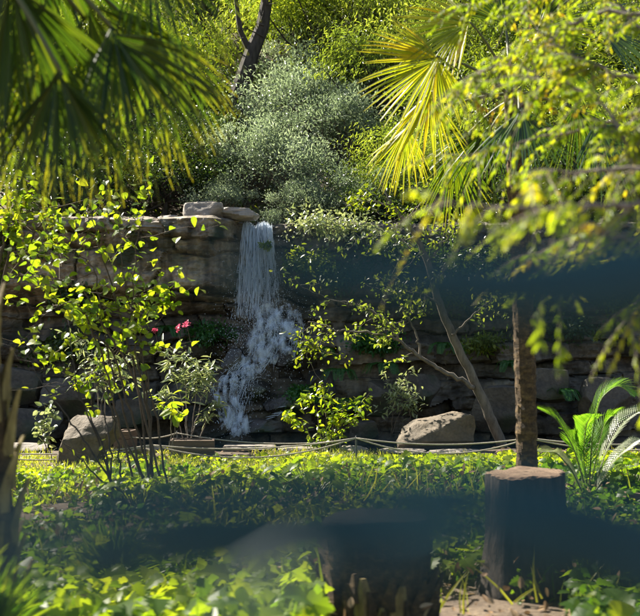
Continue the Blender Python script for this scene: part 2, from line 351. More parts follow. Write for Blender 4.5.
tot = left + fall + right
base = (base_l * left + base_f * fall + base_r * right) / tot
crack = .16 * np.clip(.45 + 1.3 * fbm(pp + 21, .9, 3), 0, 1) * np.exp(-(np.minimum(dz * 1.0, dxm * 1.3) / .028) ** 2)
CY = base + off + lay * (.5 + .5 * (left > .5)) + crack + .13 * fbm(np.stack([CX, CZ * 1.5, CX * 0 + 5], -1), 1.5, 5) + .05 * np.abs(fbm(np.stack([CX * 1.3, CZ * 2.2, CX * 0 + 15], -1), 3.5, 4)) + .3 * fbm(np.stack([CX, CZ * .3, 0 * CX + 9], -1), .45, 2)
rows = [np.stack([CX, CY, CZ], -1)]
topn = 14
for k in range(1, topn):
    y_ = CY[-1] + (21.4 - CY[-1]) * k / (topn - 1)
    z_ = CZ[-1] + .06 * fbm(np.stack([cx, y_, 0 * cx], -1), 1.5, 3) + .05 * math.sin(k)
    rows.append(np.stack([cx, y_, z_], -1)[None])
CV = np.concatenate(rows, 0)
mb = MB(); mb.add(CV, gridfaces(*CV.shape[:2]))
cl = mb.build('cliff', M['cliff']); structure(cl)
def cliff_y(x, z):
    i = int(np.argmin(abs(cx - x))); j = int(np.argmin(abs(cz - z))); return float(CY[j, i])

# ------------------------------------------------------------------ rocks
def rock(name, base, sx, sy, sz, mat, label, cat='boulder', group=None, seed=0, cuts=9, rz=0, n=18, rough=.07, flat=.8, lean=0):
    g = np.random.default_rng(seed + 100)
    u = np.linspace(-1, 1, n + 1); A, B = np.meshgrid(u, u); o = np.ones_like(A)
    V = []; F = []; c = 0
    for ax in range(3):
        for s in (-1, 1):
            q = [None] * 3; q[ax] = o * s; q[(ax + 1) % 3] = A; q[(ax + 2) % 3] = B if s > 0 else -B
            V.append(np.stack(q, -1).reshape(-1, 3)); F.append(gridfaces(n + 1, n + 1) + c); c += (n + 1) ** 2
    V = np.concatenate(V); F = np.concatenate(F)
    V = nrm(V) ** 1 * (.35 + .65 / np.maximum(np.abs(nrm(V)).max(-1, keepdims=True), .6) * 1.0)
    for k in range(cuts):
        nn = g.normal(size=3); nn[2] *= .7; nn /= np.linalg.norm(nn); dd = g.uniform(flat * .75, flat * 1.1)
        h = V @ nn - dd; V = V - np.clip(h, 0, None)[:, None] * nn[None]
    V = V + (fbm(V + seed * 1.7, 1.6, 4) * rough)[:, None] * nrm(V)
    V = V * np.array([sx / 2, sy / 2, sz / 2])
    V[:, 0] += lean * V[:, 2]
    a = math.radians(rz); V = V @ np.array([[math.cos(a), math.sin(a), 0], [-math.sin(a), math.cos(a), 0], [0, 0, 1]])
    V[:, 2] += sz / 2 * .82
    mb = MB(); mb.add(V, F); ob = mb.build(name, mat, smooth=True)
    # weld the cube seams
    import bmesh
    bm = bmesh.new(); bm.from_mesh(ob.data); bmesh.ops.remove_doubles(bm, verts=bm.verts, dist=1e-4); bm.to_mesh(ob.data); bm.free()
    ob.data.set_sharp_from_angle(angle=rad(32)) if hasattr(ob.data, 'set_sharp_from_angle') else None
    ob.location = base
    return tag(ob, label, cat, group)
def gp(px, d, dz=0): p = P(px, 343, d); return np.array([p[0], d, float(ground_z(p[0], d)) + dz])

rock('boulder', gp(95, 14.95, -.05), .82, .6, .86, M['boulder'], 'tall leaning tan boulder behind the rope at the left', seed=4, rough=.1, lean=.25)
rock('boulder', gp(437, 17.0, -.12), 1.3, .8, .85, M['boulder'], 'wide flat topped brown boulder under the leaning trunk', seed=9, rough=.09, flat=.75)
for k, (px, d, wd, h, lab) in enumerate([(402, 16.4, .7, .09, 'thin pale stone in front of the wide brown boulder, its left end'), (455, 16.3, .8, .1, 'thin pale stone in front of the wide brown boulder, its right end'),
        (250, 16.8, .8, .1, 'flat grey stone on the pool edge below the waterfall'), (300, 16.7, .7, .1, 'flat grey stone on the pool edge right of the waterfall'), (352, 16.6, .5, .12, 'small flat stone by the shrub with lit leaves'),
        (150, 16.9, .6, .12, 'flat stone on the pool edge behind the planter box'), (30, 16.6, .7, .14, 'flat stone at the far left pool edge')]):
    rock('flat_stone', gp(px, d, 0), wd, .5, h, M['slab'], lab, 'stone', 'flat stones along the pool edge', seed=30 + k, n=12, rz=R.uniform(-20, 20))
# cap slabs on the left wall
caps = [(204, 214, 19.75, .72, .7, .40, 'thick blocky capstone at the middle of the wall top'), (207, 206, 19.8, .50, .5, .13, 'small pale stone lying on the thick blocky capstone'), (240, 216, 19.75, .66, .6, .15, 'thin pale capstone ending at the waterfall lip'),
        (150, 227, 19.7, 1.1, .8, .16, 'long thin capstone at the left of the wall top'), (172, 221, 19.75, .55, .6, .17, 'short capstone between the long thin one and the thick one'), (232, 212, 20.4, .7, .5, .14, 'grey capstone set back behind the waterfall lip'),
        (120, 229, 20.2, .7, .7, .16, 'capstone at the far left behind the heart leaved tree')]
for k, (px, py, d, wd, dp, h, lab) in enumerate(caps):
    p = P(px, py, d); p[2] -= h / 2 * .82 + .0
    rock('capstone', p, wd, dp, h, M['slab'], lab, 'stone slab', 'capstones on the cliff edge', seed=50 + k, n=14, rz=R.uniform(-8, 8), flat=1.0, rough=.08)
# rocks the cascade runs over and along the far bank
wr = [(296, 352, 19.3, .7, .6, .55, 'wet dark rock right of the cascade, under the ledge'), (254, 392, 18.9, .55, .5, .4, 'wet rock in the middle of the cascade'), (285, 405, 18.7, .7, .6, .4, 'low wet rock right of the lower cascade'),
      (225, 410, 18.7, .5, .5, .45, 'wet rock left of the lower cascade'), (262, 428, 18.4, .7, .5, .3, 'lowest wet rock at the foot of the cascade'), (272, 335, 19.5, .5, .5, .3, 'rock the falling sheet breaks on'),
      (318, 385, 19.0, .6, .5, .5, 'dark rock beside the fern right of the cascade'), (236, 360, 19.3, .55, .5, .4, 'rock under the upper left spray')]
for k, (px, py, d, wd, dp, h, lab) in enumerate(wr):
    p = P(px, py, d); p[2] -= h * .4
    rock('wet_rock', p, wd, dp, h, M['wet'], lab, 'rock', 'wet rocks in the cascade', seed=80 + k, n=14)
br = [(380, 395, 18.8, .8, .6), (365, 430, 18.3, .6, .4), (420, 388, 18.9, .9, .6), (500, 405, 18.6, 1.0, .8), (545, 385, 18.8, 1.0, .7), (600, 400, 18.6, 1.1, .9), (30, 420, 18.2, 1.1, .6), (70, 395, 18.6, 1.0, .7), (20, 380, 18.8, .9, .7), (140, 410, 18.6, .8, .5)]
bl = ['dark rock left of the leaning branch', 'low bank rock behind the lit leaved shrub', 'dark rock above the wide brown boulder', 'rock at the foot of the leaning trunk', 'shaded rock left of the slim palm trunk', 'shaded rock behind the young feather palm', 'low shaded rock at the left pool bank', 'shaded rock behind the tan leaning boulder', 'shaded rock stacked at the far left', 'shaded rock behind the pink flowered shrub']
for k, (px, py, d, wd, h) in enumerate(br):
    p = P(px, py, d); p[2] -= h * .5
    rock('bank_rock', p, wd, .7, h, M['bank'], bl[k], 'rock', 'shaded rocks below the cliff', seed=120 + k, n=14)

# ------------------------------------------------------------------ waterfall
wf = thing('waterfall', P(258, 437, 19.2), 'white waterfall dropping from the cliff lip into a cascade', 'waterfall')
wo = np.array(wf.location)
OCT = (np.array([(1, 0, 0), (-1, 0, 0), (0, 1, 0), (0, -1, 0), (0, 0, 1), (0, 0, -1)], float), np.array([(0, 2, 4), (2, 1, 4), (1, 3, 4), (3, 0, 4), (2, 0, 5), (1, 2, 5), (3, 1, 5), (0, 3, 5)]))
def drops(mb, pos, r):
    n = len(pos); v = pos[:, None] + OCT[0][None] * np.broadcast_to(r, (n,))[:, None, None] * np.array([1, 1, 1.5]); mb.add(v, (np.arange(n)[:, None, None] * 6 + OCT[1][None]).reshape(-1, 3))
lipz = P(258, 224, 19.95)[2]
mb = MB(); dr = MB()
for k in range(310):
    u = R.random() ** .8
    if vnoise(np.array([u * 9., 1.3, 2.7]), 1) < -.28: continue
    x0 = P(243 + 29 * u, 224, 19.95)[0]; x1 = P(238 + 44 * u + R.normal() * 3, 224, 19.95)[0]
    y0 = 20.04 - R.random() * .14; lip_k = lipz + .035 * math.sin(u * 11) + R.normal() * .02; z1 = 2.02 + R.normal() * .06
    ph = R.random() * 9; T = 0.0
    while T < .98:
        ln = R.uniform(.03, .16) * (1.5 - T); b_ = min(1, T + ln); ts = np.linspace(T, b_, 6)
        z = lip_k - (lip_k - z1) * ts; sp = np.sqrt(ts)
        x = x0 + (x1 - x0) * ts + .006 * np.sin(ts * 22 + ph) * ts; y = y0 - .58 * sp + .01 * np.sin(ts * 17 + ph * 2)
        rr = R.uniform(.0016, .0056) * (1.1 - .4 * T) * np.array([.3, .8, 1, 1, .8, .2]) * (1.0 if u < .62 else .62)
        mb.tube(np.stack([x, y, z], -1) - wo, rr, 5, cap=False)
        T = b_ + R.uniform(0, .15) * (.4 + T * 2.2) * (1 if u < .55 else 2.2)
mb.build('falling_strands', M['fall'], wf, True)
mb = MB(); vx = np.linspace(0, 1, 30); vt = np.linspace(0, 1, 20); VX, VT = np.meshgrid(vx, vt)
xx = P(243, 224, 19.95)[0] * (1 - VX) + P(272, 224, 19.95)[0] * VX + (VX - .45) * VT * .25
mb.add(np.stack([xx, 20.02 - .58 * np.sqrt(VT) + .03 * np.sin(VX * 21), lipz - .16 + .05 * np.sin(VX * 13) * np.sin(VX * 31) - (lipz - 2.25) * VT], -1) - wo, gridfaces(20, 30)); mb.build('water_sheet', M['veil'], wf, True)
# cascade strands following the rock steps
mb = MB()
paths = [([(262, 312), (268, 322), (258, 338), (256, 352), (248, 366), (236, 380), (228, 392), (228, 408), (236, 430)], 60, 5), ([(272, 315), (282, 322), (278, 340), (266, 362), (246, 372), (240, 392), (236, 412), (240, 432)], 45, 5),
         ([(285, 320), (297, 316), (293, 335), (288, 352), (284, 376)], 22, 4), ([(255, 374), (246, 378), (234, 382), (225, 378), (221, 392)], 30, 4), ([(245, 430), (262, 416), (280, 412), (291, 412)], 14, 3)]
zs_ = [437, 224]
for pts, n, sp in paths:
    pts = np.array(pts, float); m_ = len(pts)
    for k in range(n):
        jit = R.normal(size=2) * np.array([sp * 1.2, sp * .6])
        q = []
        for i, (a_, b_) in enumerate(pts):
            dd = np.interp(b_, [312, 330, 360, 380, 400, 432], [19.42, 19.22, 18.95, 18.75, 18.5, 18.2]) - R.random() * .04
            q.append(P(a_ + jit[0] * (.7 + .5 * R.random()) + R.normal() * 3.4, b_ + jit[1] + R.normal() * 2.6, dd))
        q = np.array(q); tt_ = np.linspace(0, m_ - 1, m_ * 5); q2 = np.stack([np.interp(tt_, np.arange(m_), q[:, c]) for c in range(3)], -1)
        q2[2:-2] = (q2[:-4] + q2[1:-3] + q2[2:-2] + q2[3:-1] + q2[4:]) / 5
        a0 = 0
        while a0 < len(q2) - 4:
            l_ = R.integers(4, 7); seg = q2[a0:a0 + l_]
            if len(seg) > 3 and vnoise(seg[2] * (1, .3, .7) + 3, 4.2) > -.12:
                rr = R.uniform(.0018, .0065) * np.sin(np.linspace(.15, 3.0, len(seg))); mb.tube(seg - wo, rr, 5, cap=False)
            a0 += l_ + R.integers(0, 9)
cs = mb.build('cascade', M['fall'], wf, True)
foam = MB()                                              # torn foam sheets that slide over the steps
for pts, wl, wr_ in [([(262, 306), (268, 318), (262, 334), (256, 352), (248, 366)], 10, 22), ([(258, 366), (244, 374), (234, 382), (228, 396), (234, 414), (238, 434)], 12, 10), ([(284, 312), (292, 316), (290, 334), (284, 352)], 8, 9), ([(243, 376), (228, 380), (222, 394)], 6, 6)]:
    for rep in range(4):
        pts_ = np.array(pts, float); m_ = len(pts_); tt = np.linspace(0, m_ - 1, 26); c = np.stack([np.interp(tt, np.arange(m_), pts_[:, q]) for q in (0, 1)], 1); us = np.linspace(-1, 1, 14); V = []
        for i, (a_, b_) in enumerate(c):
            row = []
            for u in us:
                px_ = a_ + (u * wl if u < 0 else u * wr_) * (.8 + .3 * rep / 2); py_ = b_ + 3 * math.sin(u * 5 + rep * 2 + i * .3) + R.normal() * .5
                row.append(P(px_, py_, np.interp(py_, [300, 312, 330, 360, 380, 400, 432], [19.45, 19.4, 19.2, 18.93, 18.73, 18.48, 18.18]) - .03 * rep - .04 * math.cos(u * 4 + i)))
            V.append(row)
        V = np.array(V); foam.add(V - wo, gridfaces(26, 14))
foam.build('foam', M['foam'], wf, True)
for (c, s_, n) in [((262, 300), (18, 26), 2200), ((270, 335), (18, 17), 2600), ((240, 385), (15, 16), 1500), ((238, 345), (16, 16), 350), ((236, 425), (10, 7), 350), ((292, 330), (9, 12), 220), ((288, 375), (10, 14), 120)]:
    pos = np.array([P(c[0] + R.normal() * s_[0], c[1] + R.normal() * s_[1], np.interp(c[1], [300, 340, 385, 430], [19.6, 19.15, 18.6, 18.2]) - R.random() * .25) for _ in range(n)])
    dr.add(np.zeros((0, 3)), np.zeros((0, 3), int)) if False else drops(dr, pos - wo, .0016 + .0058 * R.random(n) ** 1.9)
sp = dr.build('spray', M['fall'], wf); sp['kind'] = 'stuff'

# ------------------------------------------------------------------ background trees and shrubs on the slope
def crown(mb, tb, c, radii, nclump, per, L, W, tpl=DIAMOND, droop=.2, clump=.32, root=None, thick=.03, squash=1):
    c = np.asarray(c, float); radii = np.asarray(radii, float)
    root = c - np.array([0, 0, radii[2]]) if root is None else root
    for k in range(nclump):
        d = rdir(1)[0]; d[2] = abs(d[2]) * 1.1 - .35
        q = c + d * radii * (R.uniform(.3, 1.0) if R.random() < .75 else R.uniform(1.0, 1.35))
        n = int(per * R.uniform(.6, 1.4)); s_ = clump * radii.mean() * R.uniform(.6, 1.25)
        off = R.normal(size=(n, 3)) * s_ * np.array([1, 1, .75])
        pos = q + off
        out = nrm(pos - c) * .5 + rdir(n) * .7 + np.array([0, 0, .1 - droop])
        nm = rdir(n) * .7 + nrm(pos - c) * .5 + np.array([0, 0, .7])
        sh = np.clip(R.normal(.5, .24) + R.normal(size=n) * .18, 0, 1)
        place(mb, tpl, pos, out, nm, L * R.uniform(.6, 1.3, n), W * R.uniform(.7, 1.3, n), sh)
        if tb is not None:
            mid = (root + q) / 2 + R.normal(size=3) * radii * .14
            pts = np.array([root, (root + mid) / 2 + R.normal(size=3) * .04, mid, (mid + q) / 2, q]); tb.tube(pts, thick * np.array([1, .75, .5, .35, .15]), 5, cap=False)

def make_tree(name, label, cat, mat, bark, radii, height, nclump, per, L, W, tpl=DIAMOND, droop=.2, thick=.05, group=None, clump=.32):
    t = thing(name, (0, 0, -200), label, cat, group)
    mb = MB(); tb = MB(); rt = np.array([R.normal() * .1, R.normal() * .1, height * .45])
    tb.tube([(0, 0, -.4), (.03, .02, .0), rt * .6, rt], thick * np.array([1.6, 1.3, 1.1, .9]), 8, cap=False)
    crown(mb, tb, (rt[0], rt[1], height), radii, nclump, per, L, W, tpl, droop, clump, rt, thick * .6)
    tb.build('trunk', bark, t); mb.build('crown', mat, t)
    return t
G = 'trees and shrubs on the slope above the cliff'
kinds = {
 'grey': [make_tree('grey_shrub', '', 'shrub', M['grey'], M['trunk_grey'], (1.35, 1.15, 1.25), 1.1, 34, 240, .085, .030, droop=-.1, thick=.05, group=G, clump=.165) for _ in range(2)],
 'yellow': [make_tree('yellow_green_tree', '', 'tree', M['yellow'], M['trunk_dark'], (1.9, 1.6, 1.7), 2.6, 40, 230, .14, .028, droop=.9, thick=.08, group=G, clump=.19) for _ in range(2)],
 'dark': [make_tree('evergreen_shrub', '', 'shrub', M['dark'], M['trunk_dark'], (1.3, 1.2, 1.1), 1.0, 50, 150, .10, .04, droop=.1, thick=.05, group=G, clump=.24) for _ in range(2)],
 'mid': [make_tree('leafy_tree', '', 'tree', M['mid'], M['trunk_dark'], (1.7, 1.6, 1.5), 2.2, 40, 220, .11, .042, droop=.3, thick=.07, group=G, clump=.19) for _ in range(2)],
}
lays = [
 ('grey', 292, 170, 22.6, .95, 'low rounded grey green shrub directly above the waterfall lip'), ('grey', 250, 178, 23.2, .9, 'grey green shrub left of the waterfall lip'), ('grey', 305, 118, 25.5, 1.25, 'large grey green shrub at the middle of the slope'),
 ('grey', 290, 135, 26.5, .9, 'grey green shrub beside the dark leaning trunk'), ('grey', 348, 150, 24.5, 1.1, 'grey green shrub left of the slim palm crown'), ('yellow', 325, 55, 29, 1.1, 'yellow green tree standing directly behind the large middle grey shrub'), ('grey', 312, 74, 30, 1.0, 'upper grey green shrub right of the dark leaning trunk'),
 ('grey', 330, 205, 21.6, .6, 'small grey leaved shrub hanging over the ledge right of the fall'),
 ('grey', 300, 205, 21.6, .55, 'small grey leaved shrub at the cliff edge just right of the lip'), ('grey', 360, 200, 21.8, .6, 'small grey leaved shrub at the cliff edge left of the leaning trunk top'), ('grey', 225, 195, 21.9, .5, 'small grey leaved shrub behind the grey set back capstone'),
 ('yellow', 350, 30, 30, 1.2, 'yellow green drooping tree at the top centre'), ('yellow', 300, 8, 33, 1.2, 'yellow green tree at the top edge left of centre'), ('yellow', 205, 15, 34, 1.2, 'yellow green tree behind the dark leaning trunk'), ('yellow', 395, 90, 26, .95, 'yellow green tree behind the golden fan leaf'),
 ('yellow', 405, 195, 22.3, .6, 'yellow green shrub right of centre on the cliff top'), ('yellow', 130, 60, 30, 1.2, 'yellow green tree seen through the big left palm fans'), ('yellow', 480, 60, 28, 1.2, 'yellow green tree behind the slim palm crown'), ('yellow', 570, 60, 28, 1.3, 'yellow green tree behind the feathery branches at the right'),
 ('yellow', 470, 170, 23.5, .9, 'yellow green shrub behind the hanging blue green fan'), ('yellow', 590, 170, 23, 1.0, 'yellow green shrub at the right end of the cliff top'), ('yellow', 30, 120, 28, 1.2, 'yellow green tree at the far left of the slope'),
 ('dark', 165, 180, 22.6, .9, 'dark evergreen shrub on the left wall top'), ('dark', 205, 165, 24, 1.0, 'dark evergreen shrub behind the thick capstone'), ('dark', 100, 175, 23.5, 1.1, 'dark evergreen shrub behind the heart leaved tree'), ('dark', 40, 200, 22.5, 1.1, 'dark evergreen shrub at the left cliff edge'),
 ('dark', 375, 215, 21.7, .7, 'dark shrub overhanging the shaded right wall'), ('dark', 440, 225, 21.5, .8, 'dark shrub above the top of the leaning trunk'), ('dark', 540, 225, 21.7, .9, 'dark shrub behind the slim palm trunk'), ('dark', 620, 230, 21.7, .9, 'dark shrub at the far right cliff edge'),
 ('dark', 212, 140, 28, 1.0, 'dark shrub under the dark leaning trunk'), ('dark', 370, 110, 28, 1.2, 'dark shrub between the grey shrubs and the golden fan'),
 ('mid', 150, 120, 26.5, 1.1, 'leafy green tree behind the hanging left palm fans'), ('mid', 60, 60, 32, 1.3, 'leafy green tree high behind the left palm'), ('mid', 425, 20, 33, 1.3, 'leafy green tree at the top behind the palm crown'), ('mid', 520, 130, 25, 1.0, 'leafy green tree behind the slim palm trunk top'),
 ('mid', 620, 110, 26, 1.2, 'leafy green tree behind the right feathery branches'), ('mid', 10, 30, 34, 1.4, 'leafy green tree at the top left corner'), ('mid', 250, 10, 38, 1.6, 'leafy green tree highest on the slope at the top'), ('mid', 360, -10, 40, 1.6, 'leafy green tree beyond the yellow drooping tree'), ('mid', 130, 10, 38, 1.6, 'leafy green tree far behind the left palm crown'), ('mid', 500, -5, 38, 1.6, 'leafy green tree far behind the right palm crown'), ('mid', 610, 10, 38, 1.6, 'leafy green tree at the top right corner'),
]
used = set()
for k, (kd, px, py, d, sc, lab) in enumerate(lays):
    src = kinds[kd][k % 2]; p = P(px, py, d); hz = float(hill_z(p[0], d)); 
    hgt = {'grey': 1.1, 'yellow': 2.6, 'dark': 1.0, 'mid': 2.2}[kd] * sc
    z = min(hz - .05, p[2] - hgt * .75) if p[2] - hgt < hz + .6 else hz
    loc = (p[0], d, max(z, hz - hgt * .9)); rz = R.random() * 6.28
    if src.name not in used:
        used.add(src.name); src.location = loc; src.rotation_euler = (0, 0, rz); src.scale = (sc,) * 3; src['label'] = lab
    else: dup(src, loc, lab, rz, (sc * R.uniform(.9, 1.15), sc * R.uniform(.9, 1.15), sc * R.uniform(.9, 1.1)))

# dark leaning trunk on the slope
t = thing('leaning_dark_tree', (P(232, 112, 27)[0], 27, float(hill_z(-2, 27))), 'dark bare trunk leaning right on the slope above the cliff', 'tree'); o_ = np.array(t.location)
mb = MB(); mb.tube(np.array([o_ - (0, 0, .5), P(236, 105, 27), P(245, 75, 27), P(252, 52, 27.1), P(262, 28, 27.2), P(270, -20, 27.3)]) - o_, [.3, .26, .22, .19, .17, .12], 9)
mb.tube(np.array([P(251, 55, 27.1), P(240, 30, 27), P(236, 0, 27)]) - o_, [.09, .07, .05], 6)
for k in range(10):
    a_ = P(240 + 25 * R.random(), 95 - 80 * R.random(), 27); mb.tube(np.array([a_, a_ + R.normal(size=3) * .25 + (0, 0, .1), a_ + R.normal(size=3) * .6 + (0, 0, .3)]) - o_, [.02, .014, .005], 5)
mb.build('trunk', M['trunk_dark'], t)
mb = MB(); crown(mb, None, P(275, -25, 27.3) - o_, (1.3, 1.2, .9), 24, 90, .12, .05); mb.build('crown', M['mid'], t)

# undergrowth over the slope, one mass
mb = MB(); n = 26000; x = R.uniform(-13, 13, n); y = 20.9 + R.random(n) ** 1.7 * 24
z = hill_z(x, y) + np.abs(R.normal(size=n)) * .22 * (.6 + fbm(np.stack([x, y, x * 0], -1), .6, 2))
place(mb, DIAMOND, np.stack([x, y, z], -1), rdir(n) + (0, 0, .2), rdir(n) * .6 + (0, -.2, .8), .11 * R.uniform(.6, 1.5, n), .05 * R.uniform(.7, 1.4, n))
tag(mb.build('undergrowth', M['mid']), 'low mixed green undergrowth covering the slope above the cliff', 'undergrowth', kind='stuff')

# plants hanging off the ledge to the right of the fall
G2 = 'small plants on the cliff ledges'
for k, (px, py, d, rx, rz_, nm, mt, lab) in enumerate([(310, 226, 19.9, .45, .4, 'ledge_shrub', 'pale', 'pale leaved shrub spilling over the ledge beside the waterfall'), (360, 232, 19.8, .5, .35, 'ledge_shrub', 'pale', 'pale leaved shrub on the ledge right of the first one'), (400, 255, 19.7, .6, .4, 'ledge_shrub', 'dark', 'dark shrub hanging on the shaded wall above the leaning branch'),
      (470, 262, 19.6, .6, .4, 'ledge_shrub', 'dark', 'dark shrub hanging behind the leaning trunk top'), (266, 246, 19.5, .07, .08, 'ledge_shrub', 'yellow', 'tiny yellow green plant in the waterfall strands'), (345, 280, 19.7, .5, .4, 'ledge_shrub', 'dark', 'dark shrub on the shaded wall just right of the waterfall'), (210, 335, 19.7, .5, .12, 'ledge_moss_plant', 'fern', 'low mossy plants on the dark ledge left of the fall'), (520, 300, 19.7, .5, .35, 'ledge_shrub', 'mid', 'leafy plant on the shaded wall left of the slim palm trunk'), (575, 330, 19.6, .5, .25, 'ledge_shrub', 'dark', 'dark leafy plant on the ledge right of the slim palm trunk'), (620, 300, 19.8, .5, .4, 'ledge_shrub', 'mid', 'leafy plant hanging on the wall at the right edge'), (480, 345, 19.3, .4, .18, 'ledge_shrub', 'mid', 'low plant on the ledge beside the leaning trunk'), (430, 300, 19.7, .5, .35, 'ledge_shrub', 'mid', 'leafy plant on the wall behind the leaning trunk middle'), (310, 265, 19.8, .35, .35, 'ledge_shrub', 'mid', 'leafy plant hanging beside the falling water on its right'), (375, 345, 19.3, .4, .2, 'ledge_shrub', 'fern', 'bright green low plant on the ledge under the leaning branch'), (300, 395, 18.7, .25, .14, 'ledge_shrub', 'fern', 'mossy tuft on the wet rocks right of the cascade'), (60, 350, 19.2, .6, .3, 'ledge_shrub', 'dark', 'dark plant on the shaded rocks at the far left'), (100, 238, 19.6, .55, .4, 'ledge_shrub', 'mid', 'leafy shrub spilling over the left cliff edge behind the heart leaved tree'), (45, 250, 19.6, .6, .5, 'ledge_shrub', 'dark', 'dark shrub spilling over the left cliff edge'), (5, 270, 19.5, .5, .5, 'ledge_shrub', 'mid', 'leafy shrub hanging on the cliff at the left frame edge'), (75, 300, 19.6, .5, .3, 'ledge_shrub', 'dark', 'dark plant on the rock face behind the heart leaved tree'), (135, 228, 19.8, .3, .2, 'ledge_shrub', 'dark', 'small dark shrub at the end of the long thin capstone')]):
    b_ = P(px, py, d); t = thing(nm, b_, lab, 'plant', G2); mb = MB(); tb = MB()
    crown(mb, tb, (0, 0, 0), (rx, min(.35, rx), rz_), 18 if rx > .1 else 7, 45 if rx > .1 else 12, .085, .04, OVATE, droop=.3, root=np.array([0, .35, -.05]), thick=.012); mb.build('leaves', M[mt], t); tb.build('stem', M['stem'], t)

# ------------------------------------------------------------------ pinnate fronds (young palm, ferns)
def frond(mb, pts, nl, L, W, vee=.5, side=None, tip_r=.15):
    pts = np.asarray(pts, float); m_ = len(pts)
    ts = np.linspace(.12, 1, nl) * (m_ - 1)
    tt = np.linspace(0, m_ - 1, 24); q = np.stack([np.interp(tt, np.arange(m_), pts[:, c]) for c in range(3)], -1)
    for _ in range(3): q[1:-1] = (q[:-2] + q[1:-1] * 2 + q[2:]) / 4
    tan = nrm(np.gradient(q, axis=0)); up = np.array([0, 0, 1.0])
    sd_ = np.cross(tan, up) if side is None else np.broadcast_to(side, tan.shape); sd_ = nrm(sd_); nn = nrm(np.cross(sd_, tan))
    f = ts / (m_ - 1) * 23; g = lambda a: np.stack([np.interp(f, np.arange(24), a[:, c]) for c in range(3)], -1)
    u = ts / (m_ - 1); Ls = L * np.sin(np.clip(u * .9 + .1, 0, 1) * math.pi) ** .6 * (1 - tip_r * u) + .02
    for s_ in (-1, 1):
        d_ = nrm(g(sd_) * s_ * .8 + g(tan) * .65 + g(nn) * vee * .5)
        place(mb, NARROW, g(q), d_, g(nn) + rdir(nl) * .12, Ls, W)
    return q

t = thing('young_feather_palm', gp(590, 11.2), 'young feather palm with arching fronds right of the stumps', 'palm'); o_ = np.array(t.location)
fr = [([(588, 492), (574, 448), (556, 418), (536, 408)], 11.1, 'frond', .24), ([(589, 490), (592, 435), (600, 398), (618, 384), (634, 396)], 11.3, 'frond', .26), ([(591, 490), (606, 450), (622, 422), (645, 408), (665, 408)], 11.0, 'frond_pale', .2),
      ([(590, 490), (612, 462), (634, 442), (658, 440)], 10.8, 'frond_pale', .16), ([(586, 490), (572, 470), (556, 452), (540, 452)], 10.9, 'frond_pale', .16), ([(589, 490), (598, 450), (604, 425), (612, 415), (620, 420)], 11.5, 'frond', .2), ([(587, 492), (578, 460), (575, 440), (568, 432)], 11.4, 'frond', .2),
      ([(591, 492), (604, 470), (618, 456), (632, 458)], 11.3, 'frond', .16), ([(588, 492), (583, 455), (586, 425), (592, 415)], 11.4, 'frond', .18)]
for pts, d, mt, L in fr:
    k = len(pts); pw = np.array([P(a_, b_, d + (i / k) ** 1.5 * R.uniform(-.3, .3)) for i, (a_, b_) in enumerate(pts)]) - o_; pw[0, 2] = .05
    mb = MB(); q = frond(mb, pw, 46, L * 1.25, .014, .7); f_ = mb.build('frond', M[mt], t); r_ = MB(); r_.tube(q, np.linspace(.009, .002, 24), 6); r_.build('midrib', M['petiole'], f_, True)
tb = MB(); tb.tube([(0, 0, -.1), (0, 0, .06), (0, 0, .16)], [.07, .06, .03], 8); tb.build('trunk', M['husk'], t)

for k, (px, py, d, lab) in enumerate([(340, 378, 18.7, 'green fern on the rocks right of the cascade'), (352, 408, 18.4, 'lower green fern between the cascade and the wide boulder'), (316, 356, 19.1, 'small fern on the wet wall beside the cascade'), (512, 370, 18.9, 'fern on the shaded rocks right of the leaning trunk'), (168, 335, 19.5, 'fern on the dark ledge under the left wall'), (445, 352, 19.0, 'fern on the ledge left of the leaning trunk middle'), (560, 398, 18.5, 'fern among the rocks just right of the slim palm trunk'), (385, 372, 18.9, 'fern below the leaning branch')]):
    t = thing('fern', P(px, py, d), lab, 'fern', 'ferns on the wet rocks'); 
    for j in range(9):
        a_ = R.uniform(-.3, 3.44) + math.pi; l_ = R.uniform(.25, .4); dx = np.array([math.cos(a_), math.sin(a_), 0])
        pts = np.array([(0, 0, 0), dx * l_ * .35 + (0, 0, .16), dx * l_ * .75 + (0, 0, .14), dx * l_ + (0, 0, -.02)]); mb = MB(); frond(mb, pts, 20, .08, .018, .1); mb.build('frond', M['fern'], t)

